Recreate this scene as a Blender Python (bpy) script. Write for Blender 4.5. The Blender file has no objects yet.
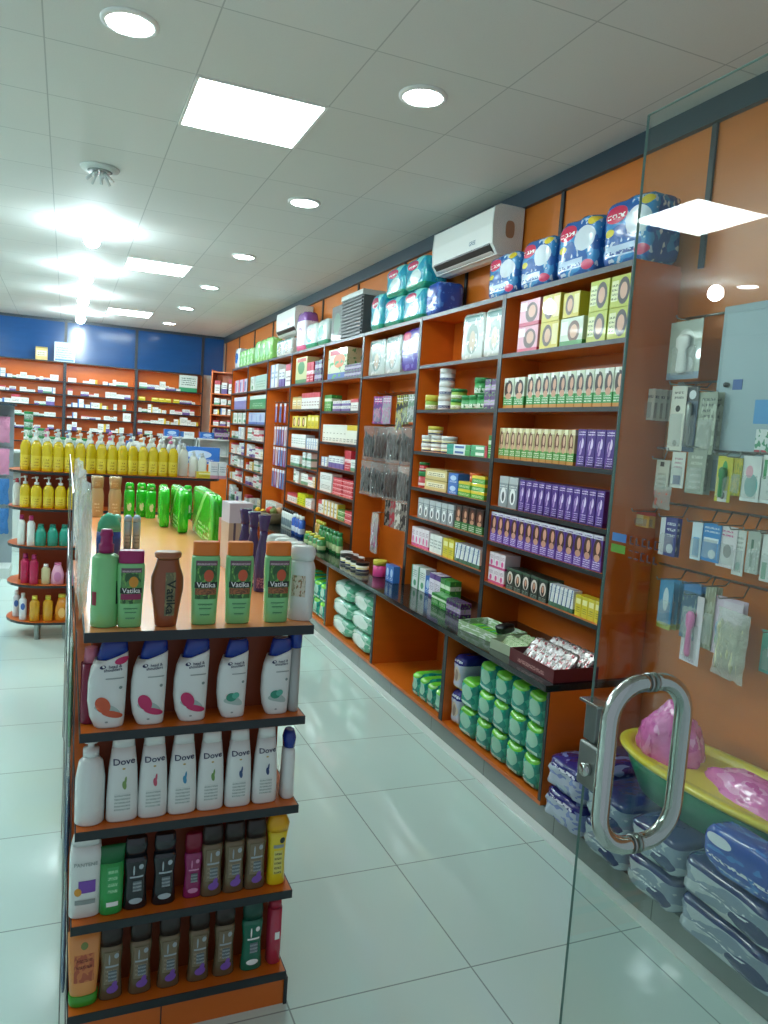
import bpy, bmesh, math, random
from mathutils import Vector, Matrix, noise
random.seed(7)
SC = bpy.context.scene
COL = SC.collection
PI = math.pi
def lin(c):
    c = c.lstrip('#')
    v = [int(c[i:i+2], 16)/255 for i in (0, 2, 4)]
    return tuple((x/12.92 if x <= .04045 else ((x+.055)/1.055)**2.4) for x in v) + (1,)
# ---------------------------------------------------------------- materials
class NT:
    def __init__(s, name):
        s.m = bpy.data.materials.new(name); s.m.use_nodes = True
        s.t = s.m.node_tree; s.b = s.t.nodes['Principled BSDF']; s.out = s.t.nodes['Material Output']
    def n(s, typ, **kw):
        x = s.t.nodes.new(typ)
        for k, v in kw.items(): setattr(x, k, v)
        return x
    def l(s, a, b): s.t.links.new(a, b)
    def math(s, op, a, b=None, c=None):
        x = s.n('ShaderNodeMath', operation=op)
        for i, v in enumerate((a, b, c)):
            if v is None: continue
            if isinstance(v, (int, float)): x.inputs[i].default_value = v
            else: s.l(v, x.inputs[i])
        return x.outputs[0]
    def mix(s, fac, a, b):
        x = s.n('ShaderNodeMix', data_type='RGBA')
        s.l(fac, x.inputs[0]) if not isinstance(fac, (int, float)) else setattr(x.inputs[0], 'default_value', fac)
        for i, v in ((6, a), (7, b)):
            if isinstance(v, tuple): x.inputs[i].default_value = v
            else: s.l(v, x.inputs[i])
        return x.outputs[2]
MC = {}
def mat(name, col, rough=.45, metal=0, layers=(), emit=0, bump=0, bscale=40, coat=0, spec=.5, vary=0):
    """print layers run over the object's own generated coordinates: h left-right, v bottom-top"""
    if name in MC: return MC[name]
    s = NT(name); base = lin(col); b = s.b
    b.inputs['Roughness'].default_value = rough; b.inputs['Metallic'].default_value = metal
    b.inputs['Coat Weight'].default_value = coat; b.inputs['Specular IOR Level'].default_value = spec
    b.inputs['Base Color'].default_value = base
    cur = base
    if layers or bump or vary:
        tc = s.n('ShaderNodeTexCoord'); g = tc.outputs['Generated']
        sp = s.n('ShaderNodeSeparateXYZ'); s.l(g, sp.inputs[0]); H, V = sp.outputs[0], sp.outputs[2]
        for L in layers:
            k = L[0]; colr = lin(L[-1])
            if k == 'r':
                _, h0, h1, v0, v1, _c = L
                f = s.math('MULTIPLY', s.math('COMPARE', H, (h0+h1)/2, (h1-h0)/2), s.math('COMPARE', V, (v0+v1)/2, (v1-v0)/2))
            elif k == 'e':
                _, ch, cv, rh, rv, _c = L
                a = s.math('MULTIPLY', s.math('SUBTRACT', H, ch), 1/rh); c2 = s.math('MULTIPLY', s.math('SUBTRACT', V, cv), 1/rv)
                f = s.math('LESS_THAN', s.math('ADD', s.math('MULTIPLY', a, a), s.math('MULTIPLY', c2, c2)), 1)
            elif k == 't':      # rows of small broken print
                _, h0, h1, v0, v1, rows, _c = L
                f = s.math('MULTIPLY', s.math('COMPARE', H, (h0+h1)/2, (h1-h0)/2), s.math('COMPARE', V, (v0+v1)/2, (v1-v0)/2))
                f = s.math('MULTIPLY', f, s.math('GREATER_THAN', s.math('SINE', s.math('MULTIPLY', s.math('SUBTRACT', V, v0), rows*2*PI/(v1-v0))), .1))
                nz = s.n('ShaderNodeTexNoise'); nz.inputs['Scale'].default_value = 22; nz.inputs['Detail'].default_value = 0
                s.l(g, nz.inputs['Vector']); f = s.math('MULTIPLY', f, s.math('GREATER_THAN', nz.outputs[0], .46))
            elif k == 'n':      # blotches of print
                _, sc, th, _c = L
                nz = s.n('ShaderNodeTexNoise'); nz.inputs['Scale'].default_value = sc; nz.inputs['Detail'].default_value = 1.5
                s.l(g, nz.inputs['Vector']); f = s.math('GREATER_THAN', nz.outputs[0], th)
            elif k == 'd':      # slanting stripe: h0 + slope*v
                _, h0, wd, slope, _c = L
                f = s.math('COMPARE', s.math('SUBTRACT', H, s.math('MULTIPLY', V, slope)), h0, wd)
            cur = s.mix(f, cur, colr)
        if vary:
            nz = s.n('ShaderNodeTexNoise'); nz.inputs['Scale'].default_value = 6; nz.inputs['Detail'].default_value = 3
            s.l(tc.outputs['Object'], nz.inputs['Vector'])
            cur = s.mix(s.math('MULTIPLY', nz.outputs[0], vary), cur, tuple(x*.55 for x in base[:3])+(1,))
        if not isinstance(cur, tuple): s.l(cur, b.inputs['Base Color'])
        if bump:
            nz = s.n('ShaderNodeTexNoise'); nz.inputs['Scale'].default_value = bscale; nz.inputs['Detail'].default_value = 4
            s.l(tc.outputs['Object'], nz.inputs['Vector'])
            bp = s.n('ShaderNodeBump'); bp.inputs['Strength'].default_value = bump; bp.inputs['Distance'].default_value = .01
            s.l(nz.outputs[0], bp.inputs['Height']); s.l(bp.outputs[0], b.inputs['Normal'])
    if emit:
        b.inputs['Emission Color'].default_value = base; b.inputs['Emission Strength'].default_value = emit
    MC[name] = s.m
    return s.m
def clear_mat(name, col, alpha, rough=.15, bump=.6, bscale=30):
    """thin clear plastic: part see-through, part glossy print-tinted film"""
    if name in MC: return MC[name]
    s = NT(name); s.b.inputs['Base Color'].default_value = lin(col); s.b.inputs['Roughness'].default_value = rough
    tr = s.n('ShaderNodeBsdfTransparent'); mx = s.n('ShaderNodeMixShader')
    tc = s.n('ShaderNodeTexCoord'); nz = s.n('ShaderNodeTexNoise'); nz.inputs['Scale'].default_value = bscale; nz.inputs['Detail'].default_value = 5
    s.l(tc.outputs['Object'], nz.inputs['Vector'])
    bp = s.n('ShaderNodeBump'); bp.inputs['Strength'].default_value = bump; bp.inputs['Distance'].default_value = .02
    s.l(nz.outputs[0], bp.inputs['Height']); s.l(bp.outputs[0], s.b.inputs['Normal'])
    mx.inputs[0].default_value = alpha
    s.l(tr.outputs[0], mx.inputs[1]); s.l(s.b.outputs[0], mx.inputs[2]); s.l(mx.outputs[0], s.out.inputs[0])
    MC[name] = s.m; return s.m
def glass_mat():
    s = NT('door_glass'); tr = s.n('ShaderNodeBsdfTransparent'); gl = s.n('ShaderNodeBsdfGlossy'); mx = s.n('ShaderNodeMixShader')
    tr.inputs[0].default_value = (.93, .97, .95, 1); gl.inputs['Roughness'].default_value = 0
    lw = s.n('ShaderNodeLayerWeight'); lw.inputs[0].default_value = .5      # Schlick reflectance of one glass face
    f = s.math('ADD', s.math('MULTIPLY', s.math('POWER', lw.outputs['Facing'], 5), .94), .045)
    s.l(f, mx.inputs[0]); s.l(tr.outputs[0], mx.inputs[1]); s.l(gl.outputs[0], mx.inputs[2]); s.l(mx.outputs[0], s.out.inputs[0])
    return s.m
def tile_mat(name, col, line, sx, sy, ox, oy, wd, rough, spec=.5, var=.05, speck=0, axes=(0, 1)):
    s = NT(name); tc = s.n('ShaderNodeTexCoord'); sp = s.n('ShaderNodeSeparateXYZ'); s.l(tc.outputs['Object'], sp.inputs[0])
    def edge(o, off, per):
        f = s.math('FRACT', s.math('DIVIDE', s.math('SUBTRACT', o, off), per))
        return s.math('LESS_THAN', s.math('ABSOLUTE', s.math('SUBTRACT', f, .5)), .5-wd/per/2)   # 1 inside tile
    ins = s.math('MULTIPLY', edge(sp.outputs[axes[0]], ox, sx), edge(sp.outputs[axes[1]], oy, sy))
    wn = s.n('ShaderNodeTexWhiteNoise', noise_dimensions='2D'); cv = s.n('ShaderNodeCombineXYZ')
    s.l(s.math('FLOOR', s.math('DIVIDE', s.math('SUBTRACT', sp.outputs[axes[0]], ox), sx)), cv.inputs[0])
    s.l(s.math('FLOOR', s.math('DIVIDE', s.math('SUBTRACT', sp.outputs[axes[1]], oy), sy)), cv.inputs[1]); s.l(cv.outputs[0], wn.inputs['Vector'])
    b0 = lin(col); dk = tuple(x*(1-var) for x in b0[:3])+(1,)
    c = s.mix(wn.outputs['Value'], b0, dk)
    nz = s.n('ShaderNodeTexNoise'); nz.inputs['Scale'].default_value = 1.3; nz.inputs['Detail'].default_value = 6; s.l(tc.outputs['Object'], nz.inputs['Vector'])
    c = s.mix(s.math('MULTIPLY', nz.outputs[0], var*1.6), c, tuple(x*.8 for x in b0[:3])+(1,))
    if speck:
        n2 = s.n('ShaderNodeTexNoise'); n2.inputs['Scale'].default_value = 180; s.l(tc.outputs['Object'], n2.inputs['Vector'])
        c = s.mix(s.math('MULTIPLY', s.math('GREATER_THAN', n2.outputs[0], .6), speck), c, tuple(x*.7 for x in b0[:3])+(1,))
    c = s.mix(ins, lin(line), c)
    s.l(c, s.b.inputs['Base Color']); s.b.inputs['Roughness'].default_value = rough; s.b.inputs['Specular IOR Level'].default_value = spec
    return s.m
def wood_mat(name, col, rough=.35):
    s = NT(name); tc = s.n('ShaderNodeTexCoord'); mp = s.n('ShaderNodeMapping'); mp.inputs['Scale'].default_value = (3, 3, 14)
    s.l(tc.outputs['Object'], mp.inputs[0]); nz = s.n('ShaderNodeTexNoise'); nz.inputs['Scale'].default_value = 1.2; nz.inputs['Detail'].default_value = 6
    s.l(mp.outputs[0], nz.inputs['Vector']); b0 = lin(col)
    s.l(s.mix(nz.outputs[0], tuple(x*.88 for x in b0[:3])+(1,), tuple(min(1, x*1.12) for x in b0[:3])+(1,)), s.b.inputs['Base Color'])
    s.b.inputs['Roughness'].default_value = rough
    return s.m
M_OR = wood_mat('orange_laminate', '#cf6618', .3)
M_ORT = wood_mat('orange_laminate_lit_top', '#ffa266', .2)  # lighter copy of the laminate: bright reflections on the gondola top painted into the colour
M_ORW = wood_mat('orange_wall_panel', '#d07420', .35)
M_EDGE = mat('dark_edge_band', '#1d262a', .35)
M_EDGE2 = mat('grey_edge_band', '#4a5458', .35)
M_BLUE = wood_mat('blue_laminate', '#124a84', .16)
M_STONE = mat('black_granite', '#10191c', .12, layers=[('n', 90, .64, '#3c4a4a')])
M_DK = mat('dark_batten', '#2b333a', .4)
M_WALL = mat('wall_paint', '#c9cfcb', .7, vary=.1)
M_CHROME = mat('brushed_steel', '#b9bcb8', .16, 1)
M_STEEL = mat('satin_steel', '#9a9f9c', .3, 1)
M_WHITE = mat('white_plastic', '#e8ece8', .3)
M_OFF = mat('offwhite_plastic', '#cdd6d2', .35)
M_BLACK = mat('black_plastic', '#15181a', .3)
M_GLASS = glass_mat()
M_LAMP = mat('lamp_diffuser', '#f1ffff', .5, emit=16)
M_PANEL = mat('panel_diffuser', '#eefffd', .5, emit=13)
M_BULB = mat('bulb_glass', '#e2f8ff', .5, emit=130)
# ---------------------------------------------------------------- mesh helpers
def link(name, me, parent=None, m=None):
    o = bpy.data.objects.new(name, me); COL.objects.link(o)
    if m and me is not None: me.materials.append(m)
    if parent: o.parent = parent
    return o
def bm_obj(name, bm, m=None, parent=None, smooth=False, mats=None):
    me = bpy.data.meshes.new(name); bm.normal_update(); bm.to_mesh(me); bm.free()
    if smooth:
        for p in me.polygons: p.use_smooth = True
    o = link(name, me, parent, m)
    if mats:
        for x in mats: me.materials.append(x)
    return o
def add_box(bm, x0, x1, y0, y1, z0, z1, mi=0, bev=0):
    r = bmesh.ops.create_cube(bm, size=1)
    vs = r['verts']
    for v in vs: v.co = Vector(((x0+x1)/2+v.co.x*(x1-x0), (y0+y1)/2+v.co.y*(y1-y0), (z0+z1)/2+v.co.z*(z1-z0)))
    fs = set(f for v in vs for f in v.link_faces)
    for f in fs: f.material_index = mi
    if bev:
        es = set(e for v in vs for e in v.link_edges)
        bmesh.ops.bevel(bm, geom=list(es), offset=bev, segments=2, profile=.5, affect='EDGES')
    return vs
def box(name, x0, x1, y0, y1, z0, z1, m, parent=None, bev=0):
    bm = bmesh.new(); add_box(bm, x0, x1, y0, y1, z0, z1, 0, bev); return bm_obj(name, bm, m, parent)
def add_tube(bm, pts, r, seg=12, cap=True):
    pts = [Vector(p) for p in pts]; rings = []
    t0 = (pts[1]-pts[0]).normalized(); up = Vector((0, 0, 1)) if abs(t0.z) < .9 else Vector((1, 0, 0))
    n = t0.cross(up).normalized()
    for i, p in enumerate(pts):
        t = (pts[min(i+1, len(pts)-1)]-pts[max(i-1, 0)]).normalized()
        n = (n-t*n.dot(t)).normalized(); b = t.cross(n)
        rr = r[i] if isinstance(r, (list, tuple)) else r
        rings.append([bm.verts.new(p+(n*math.cos(2*PI*k/seg)+b*math.sin(2*PI*k/seg))*rr) for k in range(seg)])
    for a, c in zip(rings, rings[1:]):
        for k in range(seg): bm.faces.new((a[k], a[(k+1) % seg], c[(k+1) % seg], c[k]))
    if cap: bm.faces.new(rings[0][::-1]); bm.faces.new(rings[-1])
def tube(name, pts, r, m, parent=None, seg=12):
    bm = bmesh.new(); add_tube(bm, pts, r, seg); bmesh.ops.recalc_face_normals(bm, faces=bm.faces); return bm_obj(name, bm, m, parent, True)
def add_rings(bm, rings, seg=24):
    """rings: (z, cx, a, b, n, shear)"""
    R = []
    for (z, cx, a, b, n, sh) in rings:
        row = []
        for k in range(seg):
            t = 2*PI*k/seg; c, s_ = math.cos(t), math.sin(t)
            x = a*math.copysign(abs(c)**(2/n), c); y = b*math.copysign(abs(s_)**(2/n), s_)
            row.append(bm.verts.new((cx+x, y, z+sh*x)))
        R.append(row)
    for p, q in zip(R, R[1:]):
        for k in range(seg): bm.faces.new((p[k], p[(k+1) % seg], q[(k+1) % seg], q[k]))
    bm.faces.new(R[0][::-1]); bm.faces.new(R[-1])
def rg(*rs, n=2.3): return [(r[0], r[3] if len(r) > 3 else 0, r[1], r[2], n, r[4] if len(r) > 4 else 0) for r in rs]
def ringed(name, rings, m, parent=None, seg=24, sharp=True):
    bm = bmesh.new(); add_rings(bm, rings, seg); bmesh.ops.recalc_face_normals(bm, faces=bm.faces)
    o = bm_obj(name, bm, m, parent, True)
    for p in o.data.polygons:
        if len(p.vertices) > 4: p.use_smooth = False
    return o
def surf(rings, x, z):
    for p, q in zip(rings, rings[1:]):
        if p[0] <= z <= q[0] or q is rings[-1]:
            t = min(max((z-p[0])/max(q[0]-p[0], 1e-6), 0), 1)
            cx, a, b = [p[i]+(q[i]-p[i])*t for i in (1, 2, 3)]; n = p[4]
            u = min(abs(x-cx)/a, .985)
            return -b*(1-u**n)**(1/n)
    return 0
def decal(name, rings, shape, m, parent, eps=.0007):
    k, cx, cz, w, h = shape[:5]; rot = shape[5] if len(shape) > 5 else 0
    bm = bmesh.new(); N = 10; P = []
    for j in range(N+1):
        row = []
        for i in range(N+1):
            u, v = i/N*2-1, j/N*2-1
            if k == 'e': u, v = u*math.sqrt(1-v*v/2), v*math.sqrt(1-u*u/2)
            elif k == 'l': u, v = u*math.sqrt(1-v*v/2), v*math.sqrt(1-u*u/2); v = v+.45*(1-u*u)   # leaf, bowed
            x, z = u*w/2, v*h/2
            x, z = x*math.cos(rot)-z*math.sin(rot)+cx, x*math.sin(rot)+z*math.cos(rot)+cz
            row.append(bm.verts.new((x, surf(rings, x, z)-eps, z)))
        P.append(row)
    for j in range(N):
        for i in range(N): bm.faces.new((P[j][i], P[j][i+1], P[j+1][i+1], P[j+1][i]))
    return bm_obj(name, bm, m, parent, True)
TXT = {}
def text_mesh(s, size, rot=0):
    key = (s, size, rot)
    c = bpy.data.curves.new('lettering', 'FONT'); c.body = s; c.size = size; c.align_x = 'CENTER'; c.align_y = 'CENTER'; c.resolution_u = 3; c.offset = size*.012
    o = bpy.data.objects.new('lettering', c); COL.objects.link(o); bpy.context.view_layer.update()
    me = bpy.data.meshes.new_from_object(o.evaluated_get(bpy.context.evaluated_depsgraph_get()))
    bpy.data.objects.remove(o); bpy.data.curves.remove(c)
    return me
def text_on(s, size, cx, cz, rings, m, parent, rot=0, eps=.0012, flat_y=None, sx=1, shear=0):
    me = text_mesh(s, size, rot)
    for v in me.vertices:
        x, z = v.co.x*sx, v.co.y+shear*v.co.x
        x, z = x*math.cos(rot)-z*math.sin(rot)+cx, x*math.sin(rot)+z*math.cos(rot)+cz
        v.co = (x, (flat_y if flat_y is not None else surf(rings, x, z))-eps, z)
    return link('lettering', me, parent, m)
# ---------------------------------------------------------------- things, copies, labels
def root(name): o = bpy.data.objects.new(name, None); o.empty_display_size = .02; COL.objects.link(o); return o
def tag(o, label, cat, group=None, kind=None):
    if label: o['label'] = label
    if cat: o['category'] = cat
    if group: o['group'] = group
    if kind: o['kind'] = kind
    return o
def struct(o): o['kind'] = 'structure'; return o
KIDS = {}
def copy_tree(o, parent=None):
    c = o.copy(); COL.objects.link(c)
    if parent: c.parent = parent; c.matrix_parent_inverse = o.matrix_parent_inverse.copy()
    for ch in KIDS.get(o.name, []): copy_tree(ch, c)
    return c
def note_kids(o):
    KIDS[o.name] = [x for x in bpy.data.objects if x.parent == o]
    for x in KIDS[o.name]: note_kids(x)
PROTO = {}
def inst(key, fn):
    if key in PROTO: return copy_tree(PROTO[key])
    before = fn(); PROTO[key] = before; note_kids(before); return before
ORD = 'first second third fourth fifth sixth seventh eighth ninth tenth eleventh twelfth thirteenth fourteenth fifteenth sixteenth seventeenth eighteenth nineteenth twentieth'.split()
def pos_word(i, n):
    if n == 1: return ''
    if i == 0: return 'leftmost'
    if i == n-1: return 'rightmost'
    return ORD[i]+' from left'
def line_up(key, fn, P0, P1, n, rz, desc, where, cat, group=None, stack=1, dz=0, jit=0, skip=()):
    """n things side by side from P0 to P1 (left to right), in stack layers; each gets its own label"""
    P0, P1 = Vector(P0), Vector(P1); lay = {1: [''], 2: ['lower', 'upper'], 3: ['bottom', 'middle', 'top'], 4: ['bottom', 'second', 'third', 'top']}[stack]
    for s in range(stack):
        for i in range(n):
            if (i, s) in skip: continue
            o = inst(key, fn); o.location = P0.lerp(P1, (i+.5)/n)+Vector((0, 0, s*dz)); o.rotation_euler = (0, 0, rz+random.uniform(-jit, jit))
            w = [desc]
            pw = pos_word(i, n)
            if pw: w.append(pw)
            if lay[s]: w.append(lay[s]+' layer')
            tag(o, ', '.join(w)+', '+where, cat, group or (desc+', '+where) if n*stack > 1 else None)
WALLROT = -PI/2     # a thing's front turns to face the aisle (-x)
# ---------------------------------------------------------------- product builders (front faces -y, base centre at origin)
def carton(name, w, d, h, m, bev=.0015, lid=None):
    bm = bmesh.new(); add_box(bm, -w/2, w/2, -d/2, d/2, 0, h, 0, min(bev, w/6)); return bm_obj(name, bm, m)
def soft_pack(name, w, d, h, m, n=5, cr=.05, seed=0, seam=None):
    bm = bmesh.new(); bmesh.ops.create_cube(bm, size=2); bmesh.ops.subdivide_edges(bm, edges=bm.edges, cuts=9, use_grid_fill=True)
    for v in bm.verts:
        p = v.co; L = (abs(p.x)**n+abs(p.y)**n+abs(p.z)**n)**(1/n); q = p/L
        q = q*(1+cr*noise.noise(q*2.2+Vector((seed*7.1, 3, 1)))+cr*.5*noise.noise(q*6+Vector((seed, 0, 5))))
        v.co = Vector((q.x*w/2, q.y*d/2, max(q.z, -.96)*h/2))
    z0 = min(v.co.z for v in bm.verts)
    for v in bm.verts: v.co.z -= z0
    o = bm_obj(name, bm, m, None, True)
    if seam:
        t = .003     # the crimped end flaps
        for sx in (-1, 1): box('seam', sx*w/2-(.01 if sx > 0 else 0), sx*w/2+(.01 if sx < 0 else 0), -t, t, h*.2, h*.8, seam, o)
    return o
def jar(name, r, h, mb, ml, lidh=.3, lr=1.04):
    o = ringed(name, rg((0, r*.94, r*.94), (h*.03, r, r), (h*(1-lidh), r, r), (h*(1-lidh)+.0005, r*.9, r*.9), n=2), mb)
    ringed('lid', rg((h*(1-lidh), r*lr, r*lr), (h*.97, r*lr, r*lr), (h, r*.96*lr, r*.96*lr), n=2), ml, o)
    return o
def bottle(name, rings, mb, caprings, mc, capname='cap', seg=20):
    o = ringed(name, rings, mb, None, seg)
    if caprings: ringed(capname, caprings, mc, o, seg)
    return o
def pump_bottle(name, w, d, h, mb, mp, bodyf=.72, n=2.6, label=None):
    hb = h*bodyf
    R = rg((0, w*.46, d*.46), (hb*.03, w/2, d/2), (hb*.8, w/2, d/2), (hb*.93, w*.36, d*.4), (hb, w*.17, w*.17), n=n)
    o = ringed(name, R, mb, None, 16)
    bm = bmesh.new(); add_rings(bm, rg((hb, w*.22, w*.22), (hb+h*.07, w*.22, w*.22), (hb+h*.075, w*.08, w*.08), (h*.93, w*.08, w*.08), (h*.93+.0005, w*.17, w*.15), (h, w*.16, w*.14), n=2), 12)
    add_tube(bm, [(0, 0, h*.955), (-w*.38, 0, h*.95), (-w*.42, 0, h*.925)], w*.055, 8)
    bm_obj('pump', bm, mp, o, True)
    if label: decal('label', R, ('r', 0, hb*.42, w*.6, hb*.45), label, o)
    return o
def hang_card(name, w, h, mc, mbl=None, bl=(.7, .5, .015), prod=None):
    """card with top centre at origin, hanging down, front faces -y"""
    bm = bmesh.new(); add_box(bm, -w/2, w/2, -.001, .001, -h, 0, 0)
    o = bm_obj(name, bm, mc)
    if prod:
        bm = bmesh.new(); add_rings(bm, rg((-h*.9, w*.10, .006), (-h*.85, w*.16, .008), (-h*.5, w*.12, .008), (-h*.45, w*.2, .01), (-h*.3, w*.22, .01), (-h*.24, w*.1, .006), n=2.2), 12)
        for v in bm.verts: v.co.y -= .012
        bm_obj('product', bm, prod, o, True)
    if mbl:
        bw, bh, bd = bl; bm = bmesh.new()
        vs = add_box(bm, -w*bw/2, w*bw/2, -bd, -.0012, -h*.93, -h*.93+h*bh, 0)
        for v in vs:
            if v.co.y < -bd*.5: v.co.x *= .88; v.co.z += .006 if v.co.z < -h*.6 else -.006
        bm_obj('blister', bm, mbl, o)
    return o
def clear_bag(name, w, h, d, mfilm, mcont=None, seed=0, cn=5):
    bm = bmesh.new(); bmesh.ops.create_grid(bm, x_segments=8, y_segments=10, size=1)
    top = [v for v in bm.verts]
    bm2 = bmesh.new(); N, K = 8, 10; F = {}
    for sgn in (-1, 1):
        for j in range(K+1):
            for i in range(N+1):
                u, v = i/N*2-1, j/K
                th = d/2*math.sqrt(max(0, 1-u*u))*math.sin(PI*min(1, .08+v*.9))**.5*(.8+.5*noise.noise(Vector((u*2+seed, v*4, sgn)))+.55*noise.noise(Vector((u*7+seed, v*13, sgn*3))))
                if j == 0 or j == K or abs(u) > .99: th = .0012
                jx = 1-.06*math.sin(PI*v)+.14*noise.noise(Vector((seed*3.3, v*5, u))); F[(sgn, i, j)] = bm2.verts.new((u*w/2*jx, sgn*th, -h*v*(1+.05*noise.noise(Vector((u*3, seed, 0)))*(v > .9))))
    bm.free()
    for sgn in (-1, 1):
        for j in range(K):
            for i in range(N):
                f = (F[(sgn, i, j)], F[(sgn, i+1, j)], F[(sgn, i+1, j+1)], F[(sgn, i, j+1)])
                bm2.faces.new(f if sgn > 0 else f[::-1])
    o = bm_obj(name, bm2, mfilm, None, True)
    if mcont:
        bm = bmesh.new(); r = random.Random(seed)
        for i in range(cn):
            cx = (i+.5)/cn*w*.8-w*.4; ra = min(w*.4/cn, d*.6); z0 = -h*r.uniform(.12, .3); add_tube(bm, [(cx+r.uniform(-.3, .3)*ra, r.uniform(-.1, .1)*d, z0-(h*.9+z0)*q/6) for q in range(7)], [ra*.4]+[ra*r.uniform(.55, 1.05) for q in range(5)]+[ra*.5], 8)
        bm_obj('contents', bm, mcont, o, True)
    return o
# ================================================================= the room
H = 3.162; XW = 1.24; YB = 11.37; XL = -6.7; YF = -1.75
M_FLOOR = tile_mat('floor_tiles', '#cfe6df', '#93a5a0', .6, .6, 0, 0, .005, .07, .6, .04)
M_CEIL = tile_mat('ceiling_tiles', '#dadcd8', '#b2b6b3', .6, .587, -.757, 1.575, .006, .75, .3, .05, .1)
M_KICK = tile_mat('grey_plinth_tile', '#8b9591', '#5d6663', .6, .6, 0, .61, .006, .25, .5, .1, .1, axes=(0, 1))
struct(box('floor', XL, XW+.1, YF-.5, YB+.1, -.1, 0, M_FLOOR))
struct(box('ceiling', XL, XW+.1, YF, YB+.1, H, H+.1, M_CEIL))
struct(box('wall_back', XL, XW+.1, YB, YB+.1, 0, H, M_WALL))
struct(box('wall_left', XL-.1, XL, YF, YB+.1, 0, H, M_WALL))
struct(box('wall_right', XW, XW+.1, YF, YB, 0, H, M_ORW))
for i in range(13):
    y = .616+1.06*(i-2)
    if y < YB: struct(box('trim_%d' % (i+1), XW-.012, XW-.0005, y-.014, y+.014, 2.47, 3.062, M_DK))
struct(box('trim_20', XW-.03, XW-.0005, YF, YB-.0, 3.06, H-.0005, mat('band_slate', '#2c3f4b', .35)))
bw = box('wall_panel_blue', XL, XW-.031, YB-.03, YB-.0005, 2.5, 3.14, M_BLUE); struct(bw)
struct(box('trim_21', XL, XW-.031, YB-.04, YB-.0005, 3.12, H-.0005, M_DK))
for i in range(6):
    x = .86-1.07*i; struct(box('trim_%d' % (22+i), x-.02, x+.02, YB-.042, YB-.031, 2.5, 3.12, M_DK))
# low tiled plinth under the wall units
struct(box('baseboard_right', .74, XW-.0005, YF, YB-1.2, .0005, .1, M_KICK))
struct(box('baseboard_floor_strip', .69, .7395, YF, YB-1.2, .0005, .008, mat('white_border_tile', '#dfe8e3', .12)))
# ---------------------------------------------------------------- ceiling lights
PW = ['nearest the doorway', 'second from the doorway', 'third from the doorway', 'fourth from the doorway', 'fifth from the doorway', 'farthest from the doorway']
def led_panel():
    r = root('ceiling_panel_light')
    bm = bmesh.new()
    for a, b, c, d in ((-.3, .3, -.3, -.285), (-.3, .3, .285, .3), (-.3, -.285, -.285, .285), (.285, .3, -.285, .285)): add_box(bm, a, b, c, d, -.008, 0)
    bm_obj('frame', bm, M_WHITE, r); box('diffuser', -.2848, .2848, -.2848, .2848, -.006, -.001, M_PANEL, r); return r
def downlight():
    r = root('ceiling_downlight'); bm = bmesh.new(); N = 28
    for a, b, z0, z1 in ((.088, .108, -.006, 0),):
        ri = [[bm.verts.new((math.cos(2*PI*k/N)*q, math.sin(2*PI*k/N)*q, z)) for k in range(N)] for q, z in ((a, 0), (a, -.012), (b, -.006), (b, 0))]
        for p in range(3):
            for k in range(N): bm.faces.new((ri[p][k], ri[p][(k+1) % N], ri[p+1][(k+1) % N], ri[p+1][k]))
    bmesh.ops.recalc_face_normals(bm, faces=bm.faces); bm_obj('rim', bm, M_WHITE, r, True)
    ringed('diffuser', rg((-.009, .086, .086), (-.001, .0875, .0875), n=2), M_LAMP, r, 28); return r
def bulb_light():
    r = root('ceiling_bulb_light'); ringed('socket', rg((-.035, .03, .03), (-.03, .034, .034), (-.004, .04, .04), (0, .07, .07), n=2), M_WHITE, r)
    bm = bmesh.new(); bmesh.ops.create_uvsphere(bm, u_segments=20, v_segments=12, radius=.062)
    for v in bm.verts:
        v.co.z = v.co.z*(1.0 if v.co.z < 0 else 1.15)-.1
    bm_obj('bulb', bm, M_BULB, r, True); return r
for cx, cn in ((-.457, 'right'), (-2.857, 'left')):
    for i, y in enumerate((1.87, 5.98, 9.6)):
        o = inst('panel', led_panel); o.location = (cx, y, H-.0005)
        tag(o, 'square white LED panel in the ceiling, %s row, %s' % (cn, ['nearest the doorway', 'middle one', 'closest to the blue wall'][i]), 'ceiling light', 'square LED ceiling panels')
ys = (1.245, 3.06, 4.92, 6.68, 8.46, 10.25)
for cx, cn in ((.168, 'right'), (-4.6, 'far left')):
    for i, y in enumerate(ys):
        o = inst('down', downlight); o.location = (cx, y, H-.0005)
        tag(o, 'round recessed downlight in the %s row, %s' % (cn, PW[i]), 'ceiling light', 'round recessed downlights')
o = inst('down', downlight); o.location = (-1.052, 1.27, H-.0005); tag(o, 'round recessed downlight straight above the end of the shampoo gondola', 'ceiling light', 'round recessed downlights')
for i, y in enumerate((4.72, 6.6, 8.3, 10.2)):
    o = inst('bulb', bulb_light); o.location = (-1.085, y, H-.0005)
    tag(o, 'glaring bare bulb in the row over the gondolas, %s' % (['nearest of four', 'second of four', 'third of four', 'farthest of four'][i]), 'light bulb', 'bare bulbs over the gondolas')
for i, y in enumerate((1.3, 3.1, 4.9, 6.7, 8.5)):
    o = inst('bulb', bulb_light); o.location = (-4.29 if i == 1 else -3.7, y, H-.0005)
    tag(o, 'bare bulb in the left side of the shop ceiling, %s' % PW[i], 'light bulb', 'bare bulbs at left side')
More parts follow.
